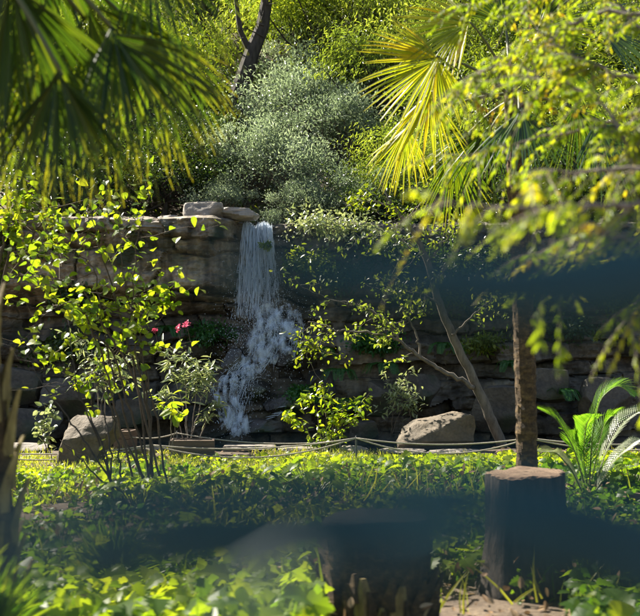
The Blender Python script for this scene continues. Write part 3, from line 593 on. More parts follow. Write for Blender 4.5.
# ------------------------------------------------------------------ fan palms
def fan(hub, axis, normal, Rr, spread, nseg, droop=.25, joined=.40, jit=.05, grav=None):
    axis = nrm(axis); normal = np.asarray(normal, float); normal = nrm(normal - (normal @ axis) * axis); side = np.cross(normal, axis)
    mb = MB(); ts = np.array([0, .15, .3, joined, .58, .68, .78, .87, .94, 1.0]); m_ = len(ts)
    dl = spread / nseg / 2
    for i in range(nseg):
        a = -spread / 2 + spread * (i + .5) / nseg; ln = Rr * (1 - .22 * (abs(a) / (spread / 2)) ** 2) * (1 + R.normal() * jit)
        d = math.cos(a) * axis + math.sin(a) * side; sd_ = -math.sin(a) * axis + math.cos(a) * side
        bend = R.normal() * .09; dro = droop * R.uniform(.5, 1.8); hub = hub + R.normal(size=3) * .004
        c = hub + ln * ts[:, None] * d + (ln * bend * np.clip(ts - joined, 0, 1) ** 1.3)[:, None] * sd_ - (ln * .25 * np.abs(a / spread) * ts)[:, None] * normal * .6
        c[:, 2] -= ln * dro * np.clip(ts - .3, 0, 1) ** 2
        hw = np.where(ts <= joined, ts * Rr * math.tan(dl) * 1.02, joined * Rr * math.tan(dl) * np.clip((1 - ts) / (1 - joined), 0, 1) ** .75) + .001
        v = np.stack([c - hw[:, None] * sd_, c + (hw * R.uniform(.5, 1.3))[:, None] * normal, c + hw[:, None] * sd_], 1).reshape(-1, 3)
        f = []
        for k in range(m_ - 1): q = k * 3; f += [(q, q + 1, q + 4, q + 3), (q + 1, q + 2, q + 5, q + 4)]
        mb.add(v, f, np.clip(R.normal(.5, .34), 0, 1), np.repeat(ts, 3))
    return mb
def add_fan(t, o_, top, hub, axis, normal, Rr, spread, nseg, mat, droop=.25, pr=.012):
    mb = fan(np.asarray(hub) - o_, axis, normal, Rr, spread, nseg, droop); f_ = mb.build('fan_leaf', M[mat], t)
    a_ = np.asarray(top) - o_; b_ = np.asarray(hub) - o_; mid = (a_ + b_) / 2 + np.array([0, 0, np.linalg.norm(b_ - a_) * .16])
    ts = np.linspace(0, 1, 9)[:, None]; pts = (1 - ts) ** 2 * a_ + 2 * ts * (1 - ts) * mid + ts ** 2 * b_
    m2 = MB(); m2.tube(pts, np.linspace(pr * 1.5, pr * .8, 9), 7); m2.build('petiole', M['petiole'], f_, True)
def boots(mb, n, r0, z0, z1, L, W, lean=.5, taper=1):
    for k in range(n):
        u = (k + .5) / n; a_ = k * 2.39996; z = z0 + (z1 - z0) * u; er = np.array([math.cos(a_), math.sin(a_), 0]); et = np.array([-math.sin(a_), math.cos(a_), 0])
        l_ = L * R.uniform(.7, 1.2); ts = np.array([0, .3, .65, 1.0]); wv = W * np.array([.62, .5, .3, .12]) * R.uniform(.8, 1.2)
        c = np.array([er * (r0 * .95 + lean * l_ * t_ ** 1.6) + np.array([0, 0, z + l_ * t_]) for t_ in ts]); th = np.array([.05, .04, .026, .012]) * (W / .12)
        v = np.stack([c - wv[:, None] * et - .2 * th[:, None] * er, c + th[:, None] * er, c + wv[:, None] * et - .2 * th[:, None] * er, c - th[:, None] * er], 1).reshape(-1, 3)
        f = []
        for q in range(3):
            for s_ in range(4): f.append((q * 4 + s_, q * 4 + (s_ + 1) % 4, q * 4 + 4 + (s_ + 1) % 4, q * 4 + 4 + s_))
        f.append((12, 13, 14, 15)); mb.add(v, f, R.random(), np.repeat(ts, 4))

# left palm
base = np.array([-1.50, 5.0, 0.0]); t = thing('fan_palm', base, 'big fan palm at the left edge with fans hanging into view', 'palm')
ct = np.array([-1.72, 5.0, 3.62]); tb = MB(); LX = [0, 0, -.02, -.14, -.235, -.225]; LZ = [-.2, .5, 1.2, 2.0, 2.8, 3.6]; tb.tube(np.stack([LX, np.zeros(6), LZ], 1), [.17, .15, .13, .12, .12, .12], 14); tr = tb.build('trunk', M['palm_bark'], t, True)
mb = MB(); boots(mb, 110, .13, .05, 3.4, .26, .08, .30); [v.__setitem__((slice(None), 0), v[:, 0] + np.interp(v[:, 2], LZ, LX)) for v in mb.v]; hk = mb.build('husk', M['husk'], tr)
A = lambda a_, b_, d=0: np.array([a_, d, -b_], float)     # image direction -> world
N_ = np.array([0.1, -1, .35])
for hub, ax, nm, Rr, spd, ns, mt, dr_ in [
    ((112, 28, 4.9), A(.75, 1, -.15), (.15, -1, .45), .67, 2.1, 42, 'palm_old', .40), ((62, 75, 4.6), A(.05, 1, -.1), (-.1, -1, .2), .58, 1.8, 36, 'palm_old', .2), ((12, -22, 4.8), A(.12, 1, 0), (.2, -1, .3), .78, 1.9, 40, 'palm_old', .2),
    ((145, -62, 5.3), A(.65, 1, .1), (.2, -1, .5), .62, 1.9, 40, 'palm_old', .5), ((85, 20, 5.5), A(.25, 1, .2), (.0, -1, .2), .80, 2.2, 42, 'palm_mid', .3), ((-30, 30, 5.3), A(.5, 1, .1), (.2, -1, .2), .78, 2.0, 40, 'palm_old', .3), ((40, -60, 5.7), A(.6, .9, .3), (.1, -1, .3), .9, 2.2, 40, 'palm_old', .35),
    ((135, 28, 5.8), A(.35, 1, .2), (.1, -1, .3), .64, 2.1, 36, 'palm_mid', .35), ((35, 40, 5.2), A(-.1, 1, .1), (0, -1, .2), .7, 1.8, 36, 'palm_mid', .25)]:
    add_fan(t, base, ct + R.normal(size=3) * .03, P(*hub), ax, nm, Rr, spd, ns, mt, dr_)
for k in range(9):   # the rest of the crown above the frame
    a_ = R.uniform(0, 6.28) ; e = R.uniform(.25, .95); d_ = np.array([math.cos(a_) * .8, math.sin(a_) * .8, e]); hub = ct + d_ * R.uniform(.75, 1.0)
    add_fan(t, base, ct, hub, d_ * (1, 1, .2), (0, 0, 1), .75, 2.4, 28, 'palm_old', .5)

# right slim palm
base = gp(527, 10.0); t = thing('slim_fan_palm', base, 'slim fan palm with brown trunk behind the tall flat cut stump', 'palm')
ct = P(514, 95, 10); q = np.array([base - (0, 0, .2), P(527, 470, 10), P(526, 400, 10), P(523, 310, 10), P(518, 200, 10), ct]); tt = np.linspace(0, 5, 60)
q = np.stack([np.interp(tt, np.arange(6), q[:, c]) for c in range(3)], -1); tb = MB(); tb.tube(q - base, .092 + .003 * np.sin(np.arange(60) * 2.1) + R.normal(size=60) * .003 + .05 * np.exp(-np.arange(60) / 4.), 16)
mb = MB(); boots(mb, 260, .088, .1, 3.3, .055, .035, .22); v0 = mb.v
for i, v in enumerate(v0): v[:, 0] += np.interp(v[:, 2], q[:, 2] - base[2], q[:, 0] - base[0])
off_ = tb.n; tb.v += mb.v; tb.f += [f + off_ for f in mb.f]; tb.r += mb.r; tb.t += mb.t; tb.n += mb.n; tb.build('trunk', M['palm_bark'], t)
for hub, ax, nm, Rr, spd, ns, mt, dr_ in [
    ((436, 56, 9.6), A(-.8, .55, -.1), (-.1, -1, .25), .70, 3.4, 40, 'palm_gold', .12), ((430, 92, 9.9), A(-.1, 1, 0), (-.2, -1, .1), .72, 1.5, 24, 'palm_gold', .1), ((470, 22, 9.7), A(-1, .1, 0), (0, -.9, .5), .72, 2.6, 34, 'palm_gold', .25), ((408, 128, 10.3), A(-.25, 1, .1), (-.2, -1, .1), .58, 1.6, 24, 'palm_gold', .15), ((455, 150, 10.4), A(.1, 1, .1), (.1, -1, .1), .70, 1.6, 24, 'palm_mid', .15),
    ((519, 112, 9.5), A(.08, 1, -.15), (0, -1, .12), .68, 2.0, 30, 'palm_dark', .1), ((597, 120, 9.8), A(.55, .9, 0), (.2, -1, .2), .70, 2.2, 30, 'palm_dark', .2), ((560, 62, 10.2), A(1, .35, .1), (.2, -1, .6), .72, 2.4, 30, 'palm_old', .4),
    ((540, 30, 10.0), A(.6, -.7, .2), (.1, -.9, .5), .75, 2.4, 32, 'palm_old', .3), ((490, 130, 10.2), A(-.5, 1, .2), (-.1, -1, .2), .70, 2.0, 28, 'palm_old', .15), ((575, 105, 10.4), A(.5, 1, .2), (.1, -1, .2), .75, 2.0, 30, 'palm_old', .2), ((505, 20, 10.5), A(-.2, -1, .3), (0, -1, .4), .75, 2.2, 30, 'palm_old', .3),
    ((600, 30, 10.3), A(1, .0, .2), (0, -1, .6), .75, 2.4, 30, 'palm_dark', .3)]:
    add_fan(t, base, ct + R.normal(size=3) * .03, P(*hub), ax, nm, Rr, spd, ns, mt, dr_, .011)

# small palmettos at the bottom left
for k, (px, d, n, h, lab) in enumerate([(112, 6.6, 5, .30, 'low spiky palmetto with lit leaves at the bottom left'), (4, 4.3, 5, .62, 'spiky palmetto at the foot of the left palm trunk')]):
    b_ = gp(px, d); t = thing('palmetto', b_, lab, 'palmetto')
    for j in range(n):
        a_ = R.uniform(-2.6, -.4) if j else -1.5; d_ = np.array([math.cos(a_) * .3, math.sin(a_) * .25, 1]); hub = b_ + d_ * h * R.uniform(.7, 1.0)
        add_fan(t, b_, b_, hub, d_ * (1.4, 1, 1), (math.cos(a_) * .3, -1, .5), .34, 2.3, 18, 'cover', .12, .006)

# ------------------------------------------------------------------ feathery tree reaching in from the right
base = np.array([3.0, 4.2, 0]); t = thing('feathery_tree', base, 'yellow green feathery tree reaching in from the right edge', 'tree')
tb = MB(); tb.tube([(0, 0, -.2), (.03, 0, 1.2), (0, .05, 2.6), (-.05, 0, 4.2), (0, 0, 5.5)], [.2, .17, .14, .1, .05], 12); tb.build('trunk', M['stem'], t, True)
limbs = [([(2.9, 4.2, 3.3), (720, 15, 5.4), (590, 14, 5.5), (548, 42, 5.5), (500, 62, 5.5), (455, 90, 5.4)], 40), ([(2.95, 4.2, 2.9), (720, 90, 5.2), (618, 75, 5.2), (575, 60, 5.3), (535, 25, 5.4)], 30), ([(2.95, 4.2, 2.8), (720, 130, 4.9), (640, 165, 4.8), (602, 100, 4.9), (560, 82, 5.0), (535, 80, 5.1)], 30),
         ([(2.95, 4.2, 2.5), (720, 170, 4.2), (620, 168, 4.2), (560, 172, 4.2), (540, 176, 4.0)], 12), ([(2.95, 4.2, 2.3), (720, 215, 3.3), (640, 205, 3.2), (580, 208, 3.1), (500, 208, 3.0), (440, 200, 3.0)], 13), ([(2.95, 4.2, 3.0), (700, 60, 5.8), (640, 30, 5.9), (600, -15, 6.0), (540, -10, 6.0), (470, 5, 6.0)], 34),
         ([(2.95, 4.2, 2.2), (720, 270, 3.8), (660, 280, 3.8), (630, 318, 3.8)], 8), ([(2.95, 4.2, 2.6), (740, 120, 5.4), (650, 110, 5.4), (590, 130, 5.4), (530, 140, 5.4), (455, 158, 5.3)], 13), ([(2.95, 4.2, 2.4), (740, 235, 3.4), (650, 240, 3.3), (590, 232, 3.2), (548, 262, 3.2)], 8), ([(2.95, 4.2, 2.9), (740, 60, 4.8), (680, 80, 4.8), (640, 130, 4.8), (625, 190, 4.7)], 26)]
def hang(mb, tb, a_, n, l_, dirn, lw):
    """one drooping twig with leaflets in pairs"""
    d0 = nrm(dirn); ts = np.linspace(0, 1, 8); c = a_ + l_ * (ts[:, None] * d0 + np.array([0, 0, -.45]) * ts[:, None] ** 2); tb.tube(c, np.linspace(.0028, .001, 8), 4, r=.5, cap=False)
    u = R.uniform(.1, 1, n); pos = np.stack([np.interp(u, ts, c[:, k]) for k in range(3)], -1); sd_ = nrm(np.cross(d0, (0, 0, 1)) + 1e-3)
    dd = R.choice([-1, 1], n)[:, None] * sd_ * R.uniform(.2, .8, (n, 1)) + d0 * .4 + np.array([0, 0, -.75]) + R.normal(size=(n, 3)) * .22
    tone = np.clip(R.normal(.36, .19) + (R.random() < .07) * .45, 0, 1)
    place(mb, NARROW, pos, dd, rdir(n) + (0, -.6, .3), lw * R.uniform(.6, 1.35, n), lw * .30, np.clip(tone + R.normal(size=n) * .1, 0, 1))
for pts, n in limbs:
    q = np.array([pts[0]] + [P(*p_) for p_ in pts[1:]]) - base; m_ = len(q); tt = np.linspace(0, m_ - 1, m_ * 6); q2 = np.stack([np.interp(tt, np.arange(m_), q[:, c]) for c in range(3)], -1)
    q2[1:-1] = (q2[:-2] + 2 * q2[1:-1] + q2[2:]) / 4; q2[1:-1] += R.normal(size=q2[1:-1].shape) * .006
    tb = MB(); mb = MB(); tb.tube(q2, np.linspace(.014, .002, len(q2)), 6); tan = nrm(np.gradient(q2, axis=0)); lo = int(len(q2) * .3)
    for k in range(n * 2):
        i = R.integers(lo, len(q2)); d_ = tan[i] * .7 + R.normal(size=3) * (.55, .45, .4) + (0, 0, -.12)
        hang(mb, tb, q2[i], R.integers(14, 28), R.uniform(.12, .34), d_, R.uniform(.024, .042))
    b_ = tb.build('branch', M['twig'], t, True); mb.build('leaves', M['cypress'], b_)

# ------------------------------------------------------------------ heart leaved tree at the left
def twig_plant(name, label, cat, base, paths, d, r0, mat, bark, tpl, L, W, per, spread, group=None, start=.3, depth=.4, nsub=0, sub=.3, droop=.3):
    t = thing(name, base, label, cat, group); o_ = np.array(t.location); tb = MB(); mb = MB()
    for pts in paths:
        dd = R.uniform(-depth, depth); n_ = len(pts)
        q = np.array([P(a_, b_, d + dd * (i / max(n_ - 1, 1))) for i, (a_, b_) in enumerate(pts)]) - o_; q[0] = (R.normal() * r0 * 6, R.normal() * r0 * 5, -.03) if pts[0][1] > 425 or True and np.linalg.norm(q[0]) < .5 else q[0]
        tt = np.linspace(0, n_ - 1, n_ * 6); q2 = np.stack([np.interp(tt, np.arange(n_), q[:, c]) for c in range(3)], -1)
        for _ in range(2): q2[1:-1] = (q2[:-2] + 2 * q2[1:-1] + q2[2:]) / 4
        q2[1:-1] += R.normal(size=q2[1:-1].shape) * .008
        tb.tube(q2, np.linspace(r0, r0 * .2, len(q2)), 6)
        segs = [q2]
        for k in range(nsub):
            i = R.integers(int(len(q2) * start), len(q2)); e = q2[i] + R.normal(size=3) * sub * (1, .7, .7) + (0, 0, sub * .3); s_ = np.linspace(q2[i], e, 6); s_[1:-1] += R.normal(size=(4, 3)) * sub * .06; tb.tube(s_, np.linspace(r0 * .3, r0 * .08, 6), 4, cap=False); segs.append(s_)
        for k, s_ in enumerate(segs):
            lo = int(len(s_) * start) if k == 0 else 1; n = max(1, int(per * (1 if k == 0 else .5))); i = R.integers(lo, len(s_), n)
            pos = s_[i] + R.normal(size=(n, 3)) * spread
            place(mb, tpl, pos, rdir(n) * (1, 1, .5) + (0, 0, -droop), rdir(n) * .75 + (0, -.15, .8), L * R.uniform(.6, 1.25, n), W * R.uniform(.7, 1.2, n))
    tb.build('stem', M[bark], t, True); mb.build('leaves', M[mat], t)
    return t
b12 = gp(156, 11.6)
twig_plant('heart_leaved_tree', 'young multi stemmed tree with bright heart shaped leaves at the left', 'tree', b12,
    [[(166, 492), (160, 440), (150, 390), (135, 330), (122, 270), (118, 215)], [(146, 492), (128, 430), (112, 370), (100, 310), (95, 270), (70, 245), (40, 250)], [(160, 492), (150, 420), (135, 350), (132, 290), (138, 230), (150, 195)], [(140, 492), (118, 420), (100, 350), (88, 318), (75, 300), (50, 310), (30, 330)],
     [(158, 490), (148, 400), (140, 340), (148, 310), (165, 300)], [(150, 490), (130, 410), (112, 350), (92, 332), (70, 345), (45, 360)], [(156, 490), (138, 380), (116, 300), (100, 250), (92, 215), (110, 195)], [(156, 490), (132, 370), (105, 330), (85, 290), (60, 280), (20, 275)], [(138, 490), (116, 420), (104, 390), (92, 378), (80, 385)]],
    11.8, .015, 'redbud', 'stem', HEART, .08, .08, 15, .045, start=.45, depth=.8, nsub=9, sub=.34)
twig_plant('bushy_sapling', 'sapling with bright leaves at the far left edge in front of the shaded cliff', 'tree', gp(-20, 12.5), [[(-20, 470), (-10, 350), (10, 250), (25, 200), (40, 185)], [(-20, 470), (-15, 330), (0, 260), (10, 215), (5, 190)], [(-20, 470), (-5, 300), (20, 260), (40, 225), (60, 205)]], 12.5, .03, 'redbud', 'stem', HEART, .09, .09, 20, .09, start=.5, nsub=6, sub=.34)
twig_plant('bare_stemmed_shrub', 'dark nearly bare stems fanning up left of the heart leaved tree', 'shrub', gp(124, 10.8), [[(126, 500), (105, 450), (82, 400), (60, 365)], [(124, 500), (98, 460), (70, 420), (40, 380), (20, 340)], [(128, 500), (112, 450), (100, 400), (92, 350)], [(122, 500), (92, 470), (60, 440)], [(130, 500), (120, 450), (112, 410), (104, 370)], [(126, 500), (98, 440), (75, 380), (68, 320)]], 10.6, .014, 'mid', 'trunk_dark', OVATE, .07, .035, 5, .04, start=.6, nsub=2)
twig_plant('pale_twig_shrub', 'small shrub with pale twigs and dry yellowish leaves behind the tan boulder', 'shrub', gp(100, 16.2), [[(100, 450), (98, 400), (92, 370), (85, 340)], [(100, 450), (104, 400), (112, 375), (122, 360)], [(100, 450), (100, 410), (106, 380), (108, 350)]], 16.2, .016, 'pale', 'twig', NARROW, .12, .035, 26, .06, start=.5, nsub=6, sub=.25)
twig_plant('small_white_leaf_plant', 'small single plant with pale whitish leaves at the left by the rope', 'plant', gp(45, 15.4), [[(45, 460), (44, 435), (45, 402)], [(45, 460), (48, 430), (52, 408)], [(45, 460), (42, 430), (40, 412)]], 15.4, .008, 'pale', 'stem', OVATE, .1, .06, 28, .04, start=.35)
# pink flowered shrub
t = twig_plant('pink_flowered_shrub', 'slender shrub with long pale leaves and pink blossoms left of the cascade', 'shrub', gp(188, 16.6), [[(190, 438), (182, 400), (172, 372), (164, 348)], [(190, 438), (186, 390), (186, 350)], [(192, 438), (200, 405), (208, 380), (212, 362)], [(192, 438), (206, 420), (218, 400)], [(188, 438), (176, 410), (160, 392)], [(190, 438), (196, 395), (198, 362)]], 16.6, .011, 'pale', 'twig', NARROW, .19, .035, 62, .05, start=.55, depth=.3, droop=.1)
o_ = np.array(t.location)
for (a_, b_) in [(155, 330), (178, 329), (187, 325)]:
    mb = MB(); c = P(a_, b_, 16.6) - o_; n = 16; place(mb, OVATE, c + R.normal(size=(n, 3)) * .02, rdir(n) + (0, -.2, .3), rdir(n), .042, .034); f_ = mb.build('blossom', M['pink'], t)
    s_ = MB(); s_.tube([c, c + (.03, 0, -.15), c + (.07, .02, -.36)], [.004, .005, .006], 5); s_.build('stalk', M['stem'], f_)
twig_plant('round_leaved_seedling', 'small seedling with a few broad yellow green leaves beside the planter box', 'plant', gp(170, 15.5), [[(172, 455), (170, 425), (172, 400)], [(172, 455), (172, 420), (160, 398)], [(172, 455), (174, 425), (186, 402)]], 15.5, .008, 'redbud', 'twig', OVATE, .16, .09, 9, .05, start=.7)
twig_plant('lit_leaf_shrub', 'shrub with sunlit yellow green leaves right of the cascade foot', 'shrub', gp(326, 16.6), [[(326, 442), (318, 415), (310, 392)], [(328, 442), (326, 410), (322, 385)], [(330, 442), (340, 415), (352, 398)], [(326, 442), (305, 425), (288, 412)], [(330, 442), (350, 425), (364, 404)], [(328, 442), (334, 420), (330, 400)]], 16.6, .010, 'redbud', 'stem', OVATE, .10, .055, 30, .05, start=.2, nsub=3, sub=.15)
twig_plant('grey_leaf_shrub', 'thin shrub with small pale leaves above the wide brown boulder', 'shrub', P(398, 432, 17.6), [[(398, 432), (402, 405), (404, 380)], [(398, 432), (410, 405), (420, 390)], [(398, 432), (394, 405), (392, 388)]], 17.6, .009, 'pale', 'stem', NARROW, .1, .03, 34, .06, start=.4, nsub=4, sub=.2)

# leaning pale tree
tb_ = gp(503, 17.4)
t = thing('leaning_pale_tree', tb_, 'pale slender trunk leaning left over the wide brown boulder', 'tree'); o_ = np.array(tb_)
def poly(pts, d): return np.array([P(a_, b_, d + (c[0] if c else 0)) for a_, b_, *c in pts]) - o_
def sm(q, k=6):
    m_ = len(q); tt = np.linspace(0, m_ - 1, m_ * k); q2 = np.stack([np.interp(tt, np.arange(m_), q[:, c]) for c in range(3)], -1)
    for _ in range(2): q2[1:-1] = (q2[:-2] + 2 * q2[1:-1] + q2[2:]) / 4
    return q2
mb = MB(); q = sm(poly([(503, 448), (488, 412), (470, 372), (452, 335), (438, 300), (428, 262), (414, 232), (392, 205), (380, 180)], 17.4)); q[1:-1] += R.normal(size=q[1:-1].shape) * .006; mb.tube(q, np.interp(np.linspace(0, 1, len(q)), [0, .6, 1], [.085, .055, .006]), 10)
tr = mb.build('trunk', M['trunk_grey'], t, True)
for pts, r_ in [([(474, 388), (445, 372), (420, 357), (398, 340), (370, 332), (338, 330), (308, 322)], .04), ([(398, 340), (385, 318), (360, 305), (330, 300), (300, 285)], .022), ([(420, 357), (415, 330), (400, 305), (390, 280)], .02), ([(452, 335), (470, 318), (490, 300), (500, 280)], .02), ([(440, 305), (425, 295), (405, 290), (385, 275)], .018), ([(340, 330), (322, 345), (306, 352)], .01), ([(428, 262), (445, 240), (470, 225)], .02), ([(418, 238), (400, 240), (375, 235), (350, 240)], .018), ([(405, 220), (425, 200), (430, 180)], .014), ([(392, 205), (370, 200), (345, 205)], .012)]:
    mb = MB(); q = sm(poly(pts, 17.3)); q[1:-1] += R.normal(size=q[1:-1].shape) * .012; mb.tube(q, np.linspace(r_, r_ * .2, len(q)), 7)
    lv = MB()
    for k in range(10):
        i = R.integers(len(q) // 3, len(q)); e = q[i] + R.normal(size=3) * .28; s_ = np.linspace(q[i], e, 6); s_[1:-1] += R.normal(size=(4, 3)) * .02; mb.tube(s_, np.linspace(.006, .002, 6), 4, cap=False); n = 16; ii = R.integers(1, 6, n)
        place(lv, OVATE, s_[ii] + R.normal(size=(n, 3)) * .05, rdir(n) + (0, 0, -.3), rdir(n) * .8 + (0, -.1, .6), .085 * R.uniform(.6, 1.2, n), .04)
    b_ = mb.build('branch', M['trunk_grey'], t, True); lv.build('leaves', M['yellow'] if pts[0][1] > 330 else M['mid'], b_)

# ------------------------------------------------------------------ stumps
def stump(name, px, d, r, h, label, bark, flare, seed):
    b_ = gp(px, d); t = thing(name, b_, label, 'stump'); a = np.linspace(0, 2 * math.pi, 65)[:-1]; zs = np.linspace(-.1, h, 26); V = []
    for z in zs:
        k = 1 + flare * np.exp(-max(z, 0) / .22); rr = r * k * (1 + .08 * vnoise(np.stack([np.cos(a) * 1.6 + seed, np.sin(a) * 1.6, 0 * a + z * .8], -1), 1.5) + .065 * vnoise(np.stack([np.cos(a) * 9, np.sin(a) * 9, 0 * a + z], -1), 1.2) )
        V.append(np.stack([np.cos(a) * rr, np.sin(a) * rr, z + (.035 * np.cos(a) * rr + .014 * vnoise(np.stack([np.cos(a) * 6, np.sin(a) * 6, 0 * a + seed], -1), 1)) * max(z, 0) / h], -1))
    V = np.array(V); nr, nc = 26, 64; i = np.arange(nr - 1)[:, None] * nc; j = np.arange(nc)[None]; k = (j + 1) % nc
    f = np.stack([i + j, i + k, i + nc + k, i + nc + j], -1).reshape(-1, 4); mb = MB(); mb.add(V, f); tr = mb.build('trunk', bark, t, True)
    mb = MB(); top = V[-1]; rings = np.concatenate([top * (1, 1, 1)] + [np.concatenate([top[:, :2] * s_, (h + .010 + .035 * top[:, :1] * s_ + .012 * fbm(top * s_ + seed, 9, 2)[:, None])], 1) for s_ in (.95, .6, .3, .05)])
    i = np.arange(4)[:, None] * nc; f = np.stack([i + j, i + k, i + nc + k, i + nc + j], -1).reshape(-1, 4); mb.add(rings, f); mb.build('cut_face', M['cut'] if flare > .2 else M['trunk_dark'], t)
    return t, tr
t, tr = stump('tree_stump', 525, 7.3, .245, .755, 'tall flat cut stump with grey bark in front of the slim palm trunk', M['stump_bark'], .38, 3)
t, tr = stump('palm_stump', 374, 6.4, .30, .62, 'wide palm stump with old leaf bases at the bottom centre', M['palm_bark'], .1, 8)
mb = MB(); boots(mb, 30, .345, -.05, .22, .22, .10, .25); boots(mb, 46, .315, .12, .52, .10, .075, .35); mb.build('husk', M['palm_bark'], tr)
for (a_, z_, l_) in [(-1.78, .02, .3), (-1.2, .0, .27), (-1.5, -.02, .22), (-2.4, .0, .2)]:
    mb = MB(); boots(mb, 1, .33, z_, z_ + .001, l_, .13, .2); V_ = mb.v[0]; c_, s_ = math.cos(a_), math.sin(a_); mb.v[0] = np.stack([V_[:, 0] * c_ - V_[:, 1] * s_, V_[:, 0] * s_ + V_[:, 1] * c_, V_[:, 2]], 1); mb.build('leaf_base', M['husk'], tr)

# ------------------------------------------------------------------ rope fences, planter boxes
def fence(posts, label, ropes, d):
    t = thing('rope_fence', gp(posts[0][0], posts[0][2] if len(posts[0]) > 2 else d), label, 'rope fence'); o_ = np.array(t.location); tops = []
    for px, py, *dd in posts:
        d_ = dd[0] if dd else d; tp = P(px, py, d_); g_ = float(ground_z(tp[0], d_)); mb = MB(); mb.tube(np.array([(tp[0], d_, g_ - .1), (tp[0] + .004, d_, (g_ + tp[2]) / 2), (tp[0], d_, tp[2] + .015), (tp[0], d_, tp[2] + .03)]) - o_, [.013, .013, .013, .006], 8); mb.build('post', M['metal'], t); tops.append(tp - o_)
    for a_, b_ in zip(tops[:-1], tops[1:]):
        for sg in ropes:
            ts = np.linspace(0, 1, 22)[:, None]; q = a_ + (b_ - a_) * ts - np.array([0, 0, 1]) * sg * R.uniform(.85, 1.15) * (1 - (2 * ts - 1) ** 2); q[:, 1] -= .014; mb = MB(); mb.tube(q, .0095, 7); mb.build('rope', M['rope'], t, True)
fence([(-70, 446, 14.8), (152, 445, 14.8), (356, 438, 14.8), (529, 438, 14.8), (730, 436, 14.6)], 'low double rope fence crossing the whole garden in front of the pool', (.10, .19), 14.8)
fence([(117, 433, 16.2), (177, 433, 16.2), (340, 441, 16.2)], 'short rope fence behind the double one, between planter box and lit leaf shrub', (.09,), 16.2)
def box_mb(mb, c, s, rz=0):
    c = np.asarray(c, float); h = np.asarray(s, float) / 2; v = np.array([(x, y, z) for x in (-1, 1) for y in (-1, 1) for z in (-1, 1)]) * h; a = rad(rz); v = v @ np.array([[math.cos(a), math.sin(a), 0], [-math.sin(a), math.cos(a), 0], [0, 0, 1]]) + c
    mb.add(v, [(0, 1, 3, 2), (4, 6, 7, 5), (0, 4, 5, 1), (2, 3, 7, 6), (0, 2, 6, 4), (1, 5, 7, 3)])
def planter(px, d, wd, dp, h, label, rz):
    t = thing('planter_box', gp(px, d), label, 'planter box', 'wooden planter boxes', rz=rad(rz))
    for k in range(3):
        mb = MB(); zc = h * (k + .5) / 3; 
        for (c, s_) in [((0, -dp / 2, zc), (wd, .03, h / 3 - .006)), ((0, dp / 2, zc), (wd, .03, h / 3 - .006)), ((-wd / 2 + .015, 0, zc), (.03, dp - .034, h / 3 - .006)), ((wd / 2 - .015, 0, zc), (.03, dp - .034, h / 3 - .006))]: box_mb(mb, c, s_)
        mb.build('board', M['planter'], t)
    mb = MB(); box_mb(mb, (0, 0, h - .03), (wd - .07, dp - .07, .02)); mb.build('soil', M['soil'], t)
planter(193, 16.0, .62, .4, .25, 'long low wooden planter box under the pink flowered shrub', 4)
planter(126, 16.3, .22, .4, .34, 'narrow brown planter box beside the tan leaning boulder', -8)
mb = MB(); box_mb(mb, (0, 0, .05), (.5, .12, .045), 0); o = mb.build('wooden_plank', M['planter']); o.location = gp(646, 10.2, .12); o.rotation_euler = (0, rad(8), rad(12)); tag(o, 'dark wooden plank lying among leaves at the right edge', 'plank')

# ------------------------------------------------------------------ ground cover
def in_stump(x, y): return ((x - gp(525, 7.3)[0]) ** 2 + (y - 7.3) ** 2 < .13) | ((x - gp(374, 6.4)[0]) ** 2 + (y - 6.4) ** 2 < .16)
mb = MB(); n = 52000; y = 4.2 + 11.6 * R.random(n) ** 1.12; x = R.uniform(-.36, .36, n) * (y + 2.5)
den = fbm(np.stack([x, y, 0 * x + 2], -1), .55, 3)
pxx = 320 + x / y * FPX; bare = np.exp(-((x - .75) / .5) ** 2 - ((y - 6.9) / .9) ** 2) + ((pxx > 318) & (pxx < 565) & (y < 6.9)) * .75
keep = (den > -.7) & ~in_stump(x, y) & (bare < .35 + .3 * R.random(n)); x, y, den = x[keep], y[keep], den[keep]; n = len(x)
h = np.abs(R.normal(.14, .09, n)) * (1 + .9 * np.clip(den, 0, 1)) * np.interp(y, [6.5, 9, 13, 15.5], [1, .7, .32, .15])
pos = np.stack([x, y, ground_z(x, y) + h], -1)
nm = rdir(n) * .8 + (-.1, .0, .8); big = np.clip(.5 + den, .25, 1.2)
Ls = (.035 + .085 * R.random(n) ** 2.2) * (.6 + .5 * big) * np.interp(y, [5, 10], [1.05, .9])
place(mb, LOBED, pos, rdir(n) * (1, 1, .35) + (0, -.2, -.12), nm, Ls, Ls * .92, np.clip(.45 + .28 * np.clip((y - 8.5) / 2.5, 0, 1) + .85 * fbm(np.stack([x, y * .7, 0 * x + 12], -1), 1.0, 2) + R.normal(size=n) * .2, 0, 1))  # rear band and patches raised in tone, sunlight painted into the leaves
stems = pos[::2]; place(mb, DIAMOND, stems - (0, 0, .0) + R.normal(size=stems.shape) * .01, np.array([(0, 0, -1.0)] * len(stems)) + R.normal(size=stems.shape) * .2, rdir(len(stems)), h[::2] + .02, .012)
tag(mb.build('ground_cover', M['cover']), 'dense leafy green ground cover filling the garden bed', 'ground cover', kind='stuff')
mb = MB(); n = 22000; y = R.uniform(11.5, 16.5, n); x = R.uniform(-.36, .36, n) * (y + 1.5); dn = fbm(np.stack([x, y, 0 * x + 8], -1), .8, 3); k = dn > -.25; x, y = x[k], y[k]; n = len(x)
place(mb, BLADE, np.stack([x, y, ground_z(x, y) - .01], -1), R.normal(size=(n, 3)) * .45 + (0, 0, 1), rdir(n) + (0, -1, .3), R.uniform(.05, .15, n), R.uniform(.007, .016, n))
